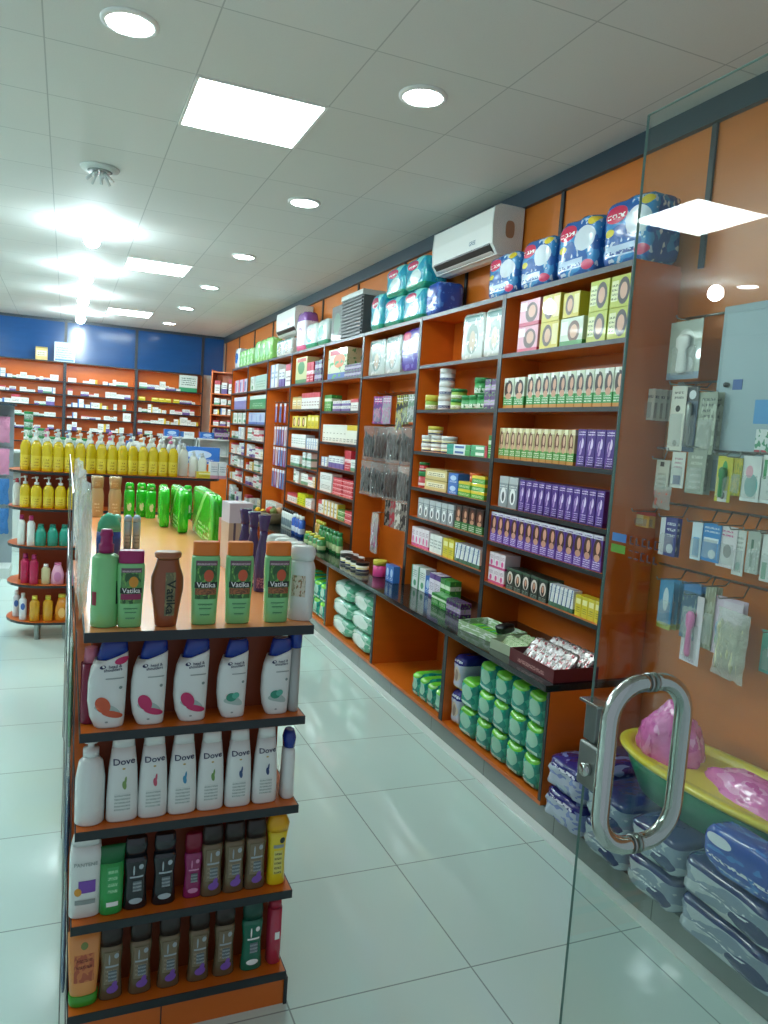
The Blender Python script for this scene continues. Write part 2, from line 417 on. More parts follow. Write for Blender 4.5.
def dead_ring():
    r = root('ceiling_fitting'); bm = bmesh.new()
    add_rings(bm, rg((-.02, .075, .075), (-.012, .11, .11), (0, .115, .115), n=2), 28); bm_obj('rim', bm, M_OFF, r, True)
    ringed('lens', rg((-.026, .06, .06), (-.0205, .072, .072), n=2), mat('lens_grey', '#8f9996', .2), r, 24)
    bm = bmesh.new()
    for k in range(9): a = k*2*PI/9; add_tube(bm, [(.03*math.cos(a), .03*math.sin(a), -.026), (.08*math.cos(a), .08*math.sin(a), -.07-.01*(k % 2))], .008, 6)
    bm_obj('crystal', bm, clear_mat('crystal', '#e8f2f2', .7, .05), r, True); return r
o = dead_ring(); o.location = (-1.088, 3.154, H-.0005); tag(o, 'unlit round ceiling fitting with a clear glass rosette below it', 'ceiling fitting')
# ---------------------------------------------------------------- wall units along the right wall
XF = .98
SH_A = [2.165, 1.868, 1.59, 1.325, 1.125, .89]; SH_B = [2.165, 1.866, 1.585, 1.338, 1.135, .933]
SH_D = [2.155, 1.866, 1.583, 1.355, 1.123, .91]; SH_E = [2.157, 1.891, 1.697, 1.49, 1.293, 1.126, .908]; SH_G = [2.14, 1.908, 1.711, 1.502, 1.285, 1.11, .91]
DIV = [.725, 1.777, 2.855, 3.947, 4.981, 6.102, 7.161, 8.248, 9.31]
BN = ['nearest', 'second', 'third', 'fourth', 'fifth', 'sixth', 'seventh', 'eighth']
BAYS = [SH_A, SH_B, [2.14], SH_D, SH_E, [2.147], SH_G, SH_G]
ZC = .646; ZT = 2.493
def shelf_bm(y0, y1, z, xf, xb, th=.018, edge=.022):
    bm = bmesh.new(); add_box(bm, xf+.002, xb, y0, y1, z-th, z, 0); add_box(bm, xf, xf+.002, y0, y1, z-edge, z, 1); return bm
def wall_bay(i):
    y0, y1 = DIV[i], DIV[i+1]; r = root('shelving_unit'); r.location = (XF, (y0+y1)/2, ZC); off = Matrix.Translation((-XF, -(y0+y1)/2, -ZC))
    def P(name, bm, mats): o = bm_obj(name, bm, None, r, mats=mats); o.data.transform(off); return o
    for a, b, zz in ((y0+.0005, y0+.0185, 0), (y1-.0185, y1-.0005, 1)):
        bm = bmesh.new(); add_box(bm, XF+.002, XW-.013, a, b, ZC+.0005, ZT, 0); add_box(bm, XF-.004, XF+.002, a, b, ZC+.0005, ZT, 1); P('side_panel', bm, [M_OR, M_EDGE])
    bm = bmesh.new(); add_box(bm, XW-.0128, XW-.005, y0+.0005, y1-.0005, ZC+.0005, ZT-.02); P('back_panel', bm, [M_OR])
    P('top_board', shelf_bm(y0+.019, y1-.019, ZT, XF-.002, XW-.013, .018, .026), [M_OR, M_EDGE2])
    for z in BAYS[i]: P('shelf', shelf_bm(y0+.019, y1-.019, z, XF-.001, XW-.013), [M_OR, M_EDGE])
    tag(r, 'orange wall shelving unit with dark edges, %s from the glass door' % BN[i], 'shelving unit', 'orange wall shelving units')
    return r
for i in range(8): wall_bay(i)
# dark granite worktop, one long slab
bm = bmesh.new(); add_box(bm, .70, XW-.005, .70, 9.4, ZC-.03, ZC, 0, .002); o = bm_obj('worktop', bm, M_STONE)
tag(o, 'long black polished worktop running under the orange wall shelves', 'worktop')
BD = [.70, 1.68, 2.74, 3.76, 4.80, 5.86, 6.92, 7.98, 9.04]
for i in range(8):
    y0, y1 = BD[i], BD[i+1]; r = root('base_cabinet'); r.location = (.73, (y0+y1)/2, .1); off = Matrix.Translation((-.73, -(y0+y1)/2, -.1))
    def P(name, bm, mats): o = bm_obj(name, bm, None, r, mats=mats); o.data.transform(off)
    for a, b in ((y0+.0005, y0+.0185), (y1-.0185, y1-.0005)):
        bm = bmesh.new(); add_box(bm, .727, XW-.02, a, b, .1205, ZC-.0305, 0); add_box(bm, .723, .727, a, b, .1205, ZC-.0305, 1); P('side_panel', bm, [M_OR, M_EDGE])
    bm = bmesh.new(); add_box(bm, .725, XW-.02, y0+.0005, y1-.0005, .1005, .12); P('bottom_board', bm, [M_OR])
    bm = bmesh.new(); add_box(bm, XW-.0195, XW-.006, y0+.0005, y1-.0005, .1005, ZC-.0305); P('back_panel', bm, [M_OR])
    tag(r, 'open orange base cabinet under the black worktop, %s from the glass door' % BN[i], 'cabinet', 'orange base cabinets')
# ---------------------------------------------------------------- goods for the wall shelves
def front(name, base, *layers, rough=.35, **k): return mat(name, base, rough, layers=layers, coat=.3, **k)
F_PUR = front('dye_purple', '#4a2a86', ('r', 0, 1, .0, .12, '#35186b'), ('t', .15, .85, .06, .3, 4, '#cdb9ea'), ('e', .42, .5, .2, .2, '#b79ad0'), ('e', .58, .62, .16, .14, '#e2d3ee'), ('d', .1, .05, .55, '#6b3fa4'), ('t', .1, .9, .84, .97, 2, '#eadcf6'))
F_GREYX = front('dye_grey', '#8d979c', ('r', 0, 1, .78, 1, '#b6bdbf'), ('e', .5, .38, .3, .26, '#f1f3f2'), ('e', .5, .34, .14, .16, '#4a5055'), ('t', .1, .9, .6, .75, 2, '#e7eaea'))
F_LADY = front('dye_lady_purple', '#5b3a93', ('r', 0, 1, .0, .3, '#6c46a6'), ('t', .12, .88, .04, .28, 4, '#e5d7f5'), ('e', .5, .58, .44, .32, '#4a2316'), ('e', .5, .36, .3, .1, '#cf9a7e'), ('e', .55, .64, .2, .17, '#dba486'), ('r', 0, 1, .88, 1, '#dfe0ea'), ('t', .1, .9, .9, .98, 1, '#5c3b91'))
F_LADYG = front('dye_lady_green', '#cfd7c0', ('r', 0, 1, 0, .1, '#c98a2d'), ('r', 0, 1, .1, .38, '#3c9a4b'), ('e', .5, .62, .42, .3, '#2c1c18'), ('e', .52, .4, .3, .1, '#cf9c7e'), ('e', .56, .66, .19, .16, '#d9a98b'), ('t', .1, .9, .14, .34, 3, '#e6f0dc'), ('r', 0, .4, .86, 1, '#f3f4ec'))
F_LADYY = front('dye_lady_cream', '#cfc08c', ('r', 0, 1, 0, .1, '#c08a3a'), ('r', 0, 1, .1, .34, '#5ba14a'), ('e', .45, .6, .36, .3, '#6b3d24'), ('e', .5, .4, .26, .09, '#cfa283'), ('e', .5, .66, .17, .15, '#dcb595'), ('t', .1, .9, .13, .3, 3, '#f1f3dc'), ('r', .5, 1, .85, 1, '#f0e9c4'))
F_DKG = front('dye_dark_green', '#1f2c26', ('e', .5, .55, .36, .3, '#e4d9cf'), ('e', .5, .5, .2, .24, '#3a221b'), ('e', .5, .56, .12, .15, '#d09a7d'), ('t', .1, .9, .03, .2, 3, '#8ea79a'), ('r', 0, 1, .9, 1, '#3b5c47'))
F_DKL = front('dye_dark_ladies', '#241a18', ('e', .5, .6, .42, .32, '#57291b'), ('e', .52, .4, .28, .09, '#cb9577'), ('e', .55, .66, .18, .15, '#d8a384'), ('r', 0, 1, 0, .32, '#2f7d3f'), ('t', .1, .9, .05, .28, 3, '#dfe8d4'))
F_WP = front('box_white_pink', '#efe4ea', ('r', 0, 1, 0, .16, '#d84f8c'), ('e', .5, .36, .22, .18, '#e0559a'), ('t', .12, .88, .62, .86, 3, '#a06a86'))
F_WB = front('box_white_navy', '#e9efee', ('d', .2, .14, .45, '#31558c'), ('r', 0, 1, 0, .2, '#3c6f54'), ('t', .12, .88, .66, .9, 3, '#6f8aa0'))
F_YEL = front('box_yellow', '#d9c92a', ('r', .12, .88, .6, .85, '#f3efa8'), ('t', .15, .85, .2, .5, 3, '#8a7f16'))
F_WG = front('box_white_green', '#e4ece6', ('r', 0, .18, 0, 1, '#4f9a6e'), ('t', .25, .9, .5, .85, 4, '#6e8f80'), ('e', .6, .25, .2, .14, '#58a075'))
F_GRN = front('box_green', '#2f8b3a', ('r', 0, 1, .6, .78, '#dcecd2'), ('t', .1, .9, .2, .5, 3, '#d6e9c8'), ('n', 5, .62, '#6cc24a'))
F_PW = front('box_purple_white', '#e8e2ee', ('r', 0, 1, .78, 1, '#61348a'), ('r', 0, 1, 0, .1, '#61348a'), ('t', .15, .85, .3, .65, 5, '#7a6a90'))
F_PS = front('box_purple_small', '#4d2a66', ('r', 0, 1, .25, .6, '#b7a1c4'), ('n', 6, .6, '#7ab55c'))
F_RED = front('box_red', '#c42b3f', ('r', 0, 1, .4, .58, '#f0d6d8'), ('n', 6, .63, '#e9586a'), ('t', .1, .9, .1, .35, 2, '#f3c9ce'))
F_TP = front('toothpaste_box', '#d8e7e4', ('r', .0, .3, 0, 1, '#2b9a86'), ('r', .36, .74, .3, .72, '#3a66a8'), ('r', .8, 1, 0, 1, '#46a35a'))
F_TPG = front('toothpaste_box_green', '#3ba36a', ('r', .3, .8, .25, .75, '#e2f0e2'), ('r', .85, 1, 0, 1, '#c2384a'))
F_GOLD = front('box_gold', '#d6bf7d', ('r', .08, .92, .3, .72, '#efe6c6'), ('t', .15, .85, .35, .68, 2, '#5e4b26'), ('r', 0, 1, .9, 1, '#a48a3c'))
F_BLUEB = front('box_blue', '#2f6fc0', ('e', .5, .55, .3, .25, '#bcd6ef'), ('t', .15, .85, .12, .3, 2, '#e3eefa'))
F_GY = front('box_green_yellow', '#54a53a', ('r', 0, 1, .62, 1, '#d9c626'), ('t', .1, .9, .2, .5, 2, '#eaf2cf'))
F_PINKB = front('box_pink', '#e4a6b8', ('e', .6, .5, .3, .38, '#54322f'), ('e', .62, .54, .18, .24, '#dba991'), ('r', 0, .35, .6, .92, '#f6e9ee'), ('r', 0, 1, 0, .14, '#c7355e'))
F_YLB = front('box_lime_lady', '#b8c441', ('e', .62, .5, .28, .42, '#241a16'), ('e', .62, .5, .17, .26, '#d6a98c'), ('r', .04, .36, .2, .85, '#e3e9b4'), ('t', .06, .34, .25, .8, 4, '#5a7020'))
F_YLB2 = front('box_yellow_lady', '#d1c23c', ('e', .4, .5, .26, .4, '#4a2c1c'), ('e', .42, .5, .16, .26, '#dcb08e'), ('r', .66, .96, .15, .9, '#e9e09c'))
F_WGL = front('box_white_lady', '#cfdcc9', ('e', .6, .5, .26, .38, '#6e4a37'), ('e', .6, .5, .16, .24, '#e0b598'), ('r', 0, 1, 0, .18, '#4c9a52'), ('r', .04, .34, .4, .88, '#f2f6ee'))
F_MED = [front('med_%d' % i, '#e6ebe6', *L) for i, L in enumerate([
    [('r', 0, 1, .0, .3, '#5f9a78'), ('t', .1, .9, .5, .85, 2, '#5f7a70')], [('r', 0, .25, 0, 1, '#3f74b5'), ('t', .3, .9, .4, .8, 2, '#7c8ea0')],
    [('r', 0, 1, .7, 1, '#c84a58'), ('t', .1, .9, .2, .55, 2, '#8a6a6e')], [('t', .1, .9, .3, .8, 3, '#6f7c7a')], [('r', .7, 1, 0, 1, '#d9b83c'), ('t', .06, .6, .3, .8, 2, '#6e6e5a')], [('r', 0, 1, 0, .45, '#6d5a9c'), ('t', .1, .9, .55, .9, 2, '#5a4f78')]])]
F_JW = mat('jar_white_blue', '#e6ebee', .3, layers=[('r', -.1, 1.1, .18, .5, '#2c3f78'), ('t', 0, 1, .22, .46, 2, '#dfe7f2')], coat=.3)
F_JG = mat('jar_green', '#3f9c56', .3, layers=[('r', -.1, 1.1, .12, .52, '#dfeedd'), ('n', 6, .6, '#2c7c3e')], coat=.3)
F_JY = mat('jar_cream', '#e9e7d2', .3, layers=[('r', -.1, 1.1, .16, .4, '#22345f'), ('r', -.1, 1.1, .5, .62, '#d9c32c')], coat=.3)
F_JR = mat('jar_red', '#bf2f39', .3, layers=[('r', -.1, 1.1, .2, .42, '#efe2dc')], coat=.3)
F_JL = mat('jar_lime', '#8fb845', .3, layers=[('r', -.1, 1.1, .15, .55, '#eef3d9'), ('t', 0, 1, .2, .5, 2, '#456a24')], coat=.3)
M_LG = mat('lid_green', '#2f8a4c', .3); M_LW = mat('lid_white', '#e9ecea', .3); M_LY = mat('lid_yellow', '#d8cf4a', .3); M_LN = mat('lid_navy', '#27357a', .3); M_LO = mat('lid_orange', '#d9662c', .3); M_LB = mat('lid_black', '#16181a', .3)
def shelf_name(k, bay): return ['top shelf', 'second shelf', 'third shelf', 'fourth shelf', 'fifth shelf', 'sixth shelf', 'seventh shelf', 'worktop'][k if k >= 0 else 7]+' of %s wall bay' % BN[bay]
def fit(bay, k, ya, yb, h, stack, x, z):
    lo, hi = DIV[bay]+.024, DIV[bay+1]-.024
    if x > .93: ya, yb = min(max(ya, lo), hi), min(max(yb, lo), hi)
    top = (ZT-.02 if k == 0 else BAYS[bay][k-1 if k > 0 else -1])-.026
    if z < ZT-.1 and x > .93: h = min(h, (top-z)/stack-.001)
    return ya, yb, h
def box_kind(d):
    for k, v in (('dye', 'hair_dye_box'), ('henna', 'henna_box'), ('hair product', 'hair_product_box'), ('soap', 'soap_box'), ('toothpaste', 'toothpaste_box'), ('tube box', 'tube_box'), ('tea', 'tea_box'), ('medicine', 'medicine_box'), ('pill', 'pill_box'), ('tablet', 'tablet_box'), ('packet', 'packet'), ('skincare', 'skincare_box'), ('capsule', 'capsule_box'), ('lotion', 'lotion_box'), ('nappy', 'nappy_carton'), ('towel', 'towel_carton'), ('food', 'baby_food_box'), ('cream box', 'cream_box'), ('small', 'small_box'), ('carton', 'carton')):
        if k in d: return v
    return 'product_box'
def boxes(bay, k, desc, m, ya, yb, n, h, d=.12, z=None, stack=1, x=1.0, name='carton', cat='box', dz=None, jit=.02, fill=.94, skip=()):
    z = (BAYS[bay][k] if k >= 0 else ZC) if z is None else z
    ya, yb, h = fit(bay, k, ya, yb, h, stack, x, z); d = min(d, .222 - max(0, x-1)); name = box_kind(desc); w = abs(ya-yb)/n*fill; key = '%s_%s_%.3f_%.3f_%.3f' % (name, m.name, w, h, d)
    where = shelf_name(k, bay)
    if len((desc+' '+where).split()) > 11: where = where.replace(' wall bay', ' bay')
    line_up(key, lambda: carton(name, w, d, h, m), (x+d/2, ya, z+.0008), (x+d/2, yb, z+.0008), n, WALLROT, desc, where, cat, None, stack, dz or h+.0008, jit, skip)
def jars(bay, k, desc, mb, ml, ya, yb, n, h, stack=1, x=1.0, z=None, r=None, lidh=.3, skip=(), cat='jar'):
    z = (BAYS[bay][k] if k >= 0 else ZC) if z is None else z
    ya, yb, h = fit(bay, k, ya, yb, h, stack, x, z); r = r or min(.05, abs(ya-yb)/n*.47); key = 'jar_%s_%.3f_%.3f' % (mb.name, r, h)
    where = shelf_name(k, bay)
    if len((desc+' '+where).split()) > 11: where = where.replace(' wall bay', ' bay')
    line_up(key, lambda: jar('jar', r, h, mb, ml, lidh), (x+r, ya, z+.0008), (x+r, yb, z+.0008), n, WALLROT, desc, where, cat, None, stack, h+.0008, .4, skip)
A, B, C_, D, E_, F_, G_, H_ = range(8)
# --- nearest bay
boxes(A, 0, 'pink hair product box', F_PINKB, 1.651, 1.449, 1, .135, .14, stack=2)
boxes(A, 0, 'yellow hair product box', F_YLB2, 1.440, 1.273, 1, .135, .14, stack=2)
boxes(A, 0, 'white and green hair product box', F_WGL, 1.265, 1.074, 1, .135, .14)
boxes(A, 0, 'open yellow hair product box', F_YLB2, 1.256, 1.120, 1, .12, .13, z=2.165+.137)
boxes(A, 0, 'lime hair product box with dark-haired woman', F_YLB, 1.052, 0.754, 2, .145, .14, stack=2)
boxes(A, 1, 'dark-haired woman dye box, green base', F_LADYG, 1.749, 1.535, 2, .165, .1)
boxes(A, 1, 'green-bottomed hair dye box', F_LADYG, 1.516, 0.717, 11, .175, .12)
boxes(A, 2, 'cream and green hair dye box', F_LADYY, 1.769, 1.058, 12, .17, .12)
boxes(A, 2, 'purple hair dye box', F_PUR, 1.042, 0.767, 4, .175, .12)
boxes(A, 3, 'grey hair dye box', F_GREYX, 1.704, 1.510, 2, .17, .11, x=.995)
boxes(A, 3, 'purple hair dye box', F_PUR, 1.490, 0.790, 12, .165, .12, x=.99)
boxes(A, 4, 'purple dye box with woman', F_LADY, 1.781, 0.774, 14, .165, .1, x=.99)
boxes(A, 5, 'white dye box with woman', F_WP, 1.803, 1.583, 3, .085, .1, stack=2)
boxes(A, 5, 'dark green henna box', F_DKG, 1.563, 1.174, 5, .115, .1)
boxes(A, 5, 'small white and blue bottle box', F_WB, 1.157, 0.960, 6, .11, .05)
boxes(A, 5, 'small black and yellow box', F_YEL, 0.945, 0.753, 4, .1, .06)
# --- second bay
jars(B, 1, 'white and blue cream jar', F_JW, M_LW, 2.650, 2.432, 1, .088, 3, lidh=.35)
jars(B, 1, 'yellow cream jar', F_JL, M_LY, 2.822, 2.650, 1, .1, 1, lidh=.4)
jars(B, 1, 'lime and white cream jar', F_JL, M_LG, 2.459, 2.269, 1, .065, 2)
jars(B, 1, 'green cream jar', F_JG, M_LG, 2.269, 1.972, 3, .085, 1)
jars(B, 1, 'tall green cream jar', F_JG, M_LG, 2.166, 1.972, 1, .1, 1, z=1.866+.087)
boxes(B, 1, 'dark purple soap box', F_PS, 1.960, 1.815, 2, .085, .1, stack=2)
jars(B, 2, 'cream jar with navy band', F_JY, M_LW, 2.823, 2.372, 3, .055, 2, lidh=.45)
jars(B, 2, 'cream jar with yellow lid', F_JY, M_LY, 2.791, 2.528, 1, .06, 1, z=1.585+.1125, lidh=.4)
boxes(B, 2, 'flat white and teal toothpaste box', F_TP, 2.386, 2.071, 1, .032, .14, stack=2)
boxes(B, 2, 'flat green toothpaste box', F_TPG, 2.071, 1.870, 1, .034, .14, stack=2)
boxes(B, 2, 'upright green toothpaste box', F_GRN, 1.870, 1.802, 1, .13, .1)
jars(B, 3, 'red cream jar with green lid', F_JR, M_LG, 2.864, 2.685, 1, .11, 1)
jars(B, 3, 'red and green cream jar', F_JR, M_LG, 2.864, 2.685, 1, .06, 1, z=1.338+.112, r=.035)
boxes(B, 3, 'gold and cream soap box', F_GOLD, 2.670, 2.344, 1, .07, .12, stack=2)
boxes(B, 3, 'blue soap box', F_BLUEB, 2.330, 2.195, 1, .065, .1, stack=2)
boxes(B, 3, 'green and yellow soap box', F_GY, 2.195, 1.864, 2, .045, .1, stack=3, skip=((0, 2),))
jars(B, 3, 'orange balm jar', mat('jar_orange', '#d9622b', .3), M_LO, 2.104, 1.981, 1, .055, 1, z=1.338+.093, r=.04)
boxes(B, 4, 'grey hair dye box', F_GREYX, 2.748, 2.217, 6, .135, .1)
boxes(B, 4, 'dark red-haired woman dye box', F_DKL, 2.204, 1.856, 4, .145, .1)
boxes(B, 5, 'pink and white tube box', F_WP, 2.813, 2.541, 5, .13, .08)
boxes(B, 5, 'plain white tube box', F_MED[3], 2.525, 2.349, 3, .12, .08)
boxes(B, 5, 'yellow tube box', F_YEL, 2.334, 2.183, 2, .12, .08)
boxes(B, 5, 'white and navy tube box', F_WB, 2.170, 1.857, 6, .115, .08)
boxes(B, -1, 'white lotion box', F_WG, 2.775, 2.548, 2, .155, .08, x=1.0)
boxes(B, -1, 'slim blue box', F_BLUEB, 2.548, 2.471, 1, .12, .07, x=1.0)
boxes(B, -1, 'white box with purple top', F_PW, 2.471, 2.309, 2, .155, .08, x=.99)
boxes(B, -1, 'green box with purple top', F_GRN, 2.309, 2.171, 2, .15, .08, x=.99)
boxes(B, -1, 'short lime tea box', F_GRN, 2.243, 2.042, 2, .075, .07, x=.9)
boxes(B, -1, 'short purple box', F_PS, 2.042, 1.856, 4, .085, .07, x=.9)
# --- third bay: worktop goods
jars(C_, -1, 'white jar with purple label', mat('jar_wp', '#e2dfe8', .3, layers=[('r', -.1, 1.1, .2, .6, '#5b4a92')]), M_LW, 3.919, 3.511, 3, .065, 1, x=.86)
jars(C_, -1, 'white jar with dark lid', F_JY, M_LB, 3.707, 3.243, 4, .075, 1, x=.79)
jars(C_, -1, 'pink tub with yellow lid', mat('jar_pink', '#e0478f', .3), M_LY, 3.261, 2.995, 1, .12, 1, x=.86, r=.05)
boxes(C_, -1, 'slim blue and white box', F_BLUEB, 2.995, 2.853, 2, .12, .05, x=.9)
# --- fourth bay
boxes(D, 0, 'large multicoloured baby food box', front('multi', '#cfd3a8', ('r', 0, 1, 0, .2, '#3f63a8'), ('e', .6, .6, .3, .24, '#d97a3c'), ('r', .1, .8, .8, .95, '#c8323f'), ('n', 5, .6, '#4f9e57')), 4.918, 4.388, 1, .27, .16)
boxes(D, 0, 'small violet box', F_PS, 4.441, 4.020, 6, .055, .08, stack=2)
boxes(D, 1, 'green tea box', F_GRN, 5.014, 4.745, 1, .15, .1)
boxes(D, 1, 'flat white and violet box', F_MED[5], 4.716, 4.233, 2, .045, .1, stack=2)
boxes(D, 1, 'small pink and white box', F_MED[2], 4.233, 4.038, 1, .1, .09)
boxes(D, 2, 'white carton with black print', front('white_blackprint', '#ececdf', ('t', .15, .85, .1, .3, 2, '#3a3b35'), ('r', .3, .7, .5, .54, '#8a8a70')), 5.019, 4.282, 7, .16, .1)
boxes(D, 2, 'white carton with yellow top', front('white_yellowtop', '#ececdf', ('r', 0, 1, .72, 1, '#e3c528'), ('t', .15, .85, .1, .3, 2, '#3a3b35')), 4.282, 4.011, 3, .16, .1)
boxes(D, 3, 'navy and white small box', F_MED[1], 4.979, 4.765, 2, .085, .08)
boxes(D, 3, 'pale pink and blue box', F_MED[5], 4.735, 4.317, 4, .105, .09)
boxes(D, 3, 'red and white box', F_RED, 4.291, 4.137, 1, .17, .08)
boxes(D, 3, 'white box with green print', F_MED[0], 4.137, 4.013, 1, .1, .08)
boxes(D, 4, 'plain white box', F_MED[3], 5.024, 4.601, 1, .085, .1, stack=2)
boxes(D, 4, 'flat red box', F_RED, 4.573, 4.045, 2, .037, .11, stack=4)
boxes(D, 5, 'red and white tube box', F_MED[2], 5.044, 4.855, 2, .12, .07)
boxes(D, 5, 'white and orange tube box', F_MED[4], 4.855, 4.393, 5, .13, .07)
boxes(D, 5, 'flat green box', F_GRN, 4.393, 4.206, 1, .045, .1, stack=2)
boxes(D, 5, 'stacked red box', F_RED, 4.206, 4.030, 1, .05, .1, stack=2)
M_OILG = mat('oil_green', '#2d7d3c', .12, coat=.5, layers=[('r', -.1, 1.1, .15, .5, '#c4d69a')]); M_OILY = mat('oil_gold', '#b58a2c', .12, coat=.5, layers=[('r', -.1, 1.1, .15, .5, '#e9ddb0')])
def small_bottle(key, w, h, mb, mc, cap=.16, sh=.1):
    def f():
        hb = h*(1-cap); return bottle('bottle', rg((0, w*.46, w*.3), (h*.02, w*.5, w*.34), (hb-h*sh, w*.5, w*.34), (hb, w*.26, w*.24)), mb, rg((hb+.0005, w*.28, w*.26), (h, w*.26, w*.24), n=2), mc, seg=12)
    return f
def bottles(bay, k, desc, mb, mc, ya, yb, n, h, x=1.0, z=None, cap=.16, cat='bottle', stack=1, wf=.9):
    z = (BAYS[bay][k] if k >= 0 else ZC) if z is None else z
    ya, yb, h = fit(bay, k, ya, yb, h, 1, x, z); w = abs(ya-yb)/n*wf; where = shelf_name(k, bay)
    if len((desc+' '+where).split()) > 11: where = where.replace(' wall bay', ' bay')
    line_up('sb_%s_%s_%.3f_%.3f' % (mb.name, mc.name, w, h), small_bottle('', w, h, mb, mc, cap), (x+w*.35, ya, z+.0008), (x+w*.35, yb, z+.0008), n, WALLROT, desc, where, cat, None, 1, 0, .1)
bottles(D, -1, 'amber oil bottle', M_OILY, M_LY, 4.886, 4.612, 4, .2, .95)
bottles(D, -1, 'dark green oil bottle', M_OILG, M_LG, 4.579, 3.990, 6, .19, .88)
bottles(D, -1, 'green olive oil bottle', M_OILG, M_LY, 4.693, 4.190, 4, .12, .78)
# --- bays further down the wall: mixed small cartons
MIXD = ['green-striped medicine box', 'blue-edged medicine box', 'red-topped medicine box', 'plain white medicine box', 'yellow-edged medicine box', 'violet-based medicine box']
def mix_shelf(bay, k, y0, y1, seed, hm=.1, tall=1.0, gap=.15):
    r = random.Random(seed); y = y1-.03; cnt = {}
    z = BAYS[bay][k] if k >= 0 else ZC
    while y > y0+.14:
        t = r.randrange(6); n = r.randint(2, 4); w = r.choice((.035, .045, .06)); h = hm*r.uniform(.6, 1.15)*tall; h = round(h, 2); st = 1 if h > .08 else 2
        if y-n*w < y0+.03: n = max(1, int((y-y0-.03)/w))
        d = MIXD[t]
        if d in cnt: y -= .02; cnt_w = d.replace('medicine box', ['carton', 'packet', 'pill box', 'tablet box', 'skincare box', 'capsule box'][min(cnt[d]-1, 5)])
        else: cnt_w = d
        cnt[d] = cnt.get(d, 0)+1
        boxes(bay, k, cnt_w, F_MED[t], y, y-n*w, n, h, .08, stack=st)
        y -= n*w+(r.uniform(.03, gap) if r.random() < .4 else .006)
boxes(E_, 0, 'big cream and green baby box', front('multi2', '#c8c98e', ('e', .5, .6, .3, .25, '#4a8a4f'), ('r', .1, .9, .82, .95, '#c2402e'), ('r', 0, 1, 0, .15, '#4c8048')), 6.007, 5.601, 1, .27, .14)
boxes(E_, 0, 'dark red tall box', F_RED, 5.601, 5.361, 2, .2, .1); boxes(E_, 0, 'small violet box', F_PS, 5.328, 5.103, 2, .1, .1, stack=2)
boxes(E_, 1, 'cream carton', F_GOLD, 6.071, 5.726, 2, .13, .1); boxes(E_, 1, 'pink and white carton', F_MED[2], 5.726, 5.112, 7, .16, .1)
boxes(E_, 2, 'gold and green carton', F_YLB2, 6.029, 5.508, 3, .12, .1); boxes(E_, 2, 'pale yellow carton', F_YEL, 5.473, 5.106, 3, .13, .1)
boxes(E_, 3, 'white carton with fine print', F_MED[3], 6.027, 5.503, 6, .14, .1); boxes(E_, 3, 'white tablet carton', F_MED[1], 5.468, 5.100, 5, .11, .1)
boxes(E_, 4, 'white and green packet', F_MED[0], 6.024, 5.679, 3, .11, .08); mix_shelf(E_, 4, 5.159, 5.606, 31, .08)
mix_shelf(E_, 5, 5.0, 5.9, 32, .1)
boxes(E_, 6, 'pink and white packet', F_MED[2], 6.067, 5.712, 5, .09, .08); boxes(E_, 6, 'lime yellow carton', front('lime_y', '#c9d21f', ('t', .1, .9, .2, .7, 3, '#5c7a20')), 5.675, 5.385, 3, .12, .08, stack=1)
boxes(E_, 6, 'white packet', F_MED[3], 5.385, 5.180, 3, .09, .08)
bottles(E_, -1, 'white and grey bottle', mat('bot_grey', '#c9cfc8', .3, layers=[('r', -.1, 1.1, .15, .6, '#6e7f86')]), M_LB, 5.928, 5.398, 7, .2, .9)
bottles(E_, -1, 'blue bottle', mat('bot_blue', '#2554a8', .25, layers=[('r', -.1, 1.1, .2, .5, '#d5dfee')]), M_LW, 5.362, 5.023, 3, .2, .85)
for bay, y0, y1 in ((G_, 7.18, 8.23), (H_, 8.27, 9.29)):
    for k in range(3, 7): mix_shelf(bay, k, y0, y1, 50+bay*10+k, .1)
    mix_shelf(bay, -1, y0, y1, 90+bay, .15)
boxes(G_, 0, 'pale green towel carton', F_WG, 8.2, 7.95, 1, .19, .15); boxes(G_, 0, 'wide pale green carton', front('palegreen', '#b9d8c8', ('t', .1, .9, .2, .7, 3, '#7fae96')), 7.93, 7.25, 1, .19, .15)
boxes(G_, 1, 'wide green and white carton', front('greenw', '#2f9a6c', ('r', 0, 1, .72, 1, '#dfeee4'), ('t', .2, .8, .2, .5, 2, '#9fd4b8')), 8.2, 7.22, 1, .17, .15)
boxes(G_, 2, 'pale blue nappy carton', front('paleblue', '#b4c4e0', ('r', 0, 1, 0, .2, '#4a78c0'), ('e', .4, .55, .12, .3, '#8a9cd0')), 8.2, 7.22, 2, .15, .15)
boxes(H_, 0, 'pink and blue carton', front('pinkblue', '#d7d5e6', ('r', 0, .3, 0, 1, '#d95f7e'), ('r', .35, .6, .1, .8, '#2f6cb8')), 9.22, 8.35, 3, .18, .15)
boxes(H_, 1, 'violet and white carton', front('violetw', '#7f86c4', ('r', 0, 1, .7, 1, '#dcdff0')), 9.24, 8.3, 1, .17, .15)
boxes(H_, 2, 'pale green carton', F_WG, 9.24, 8.3, 3, .15, .15)
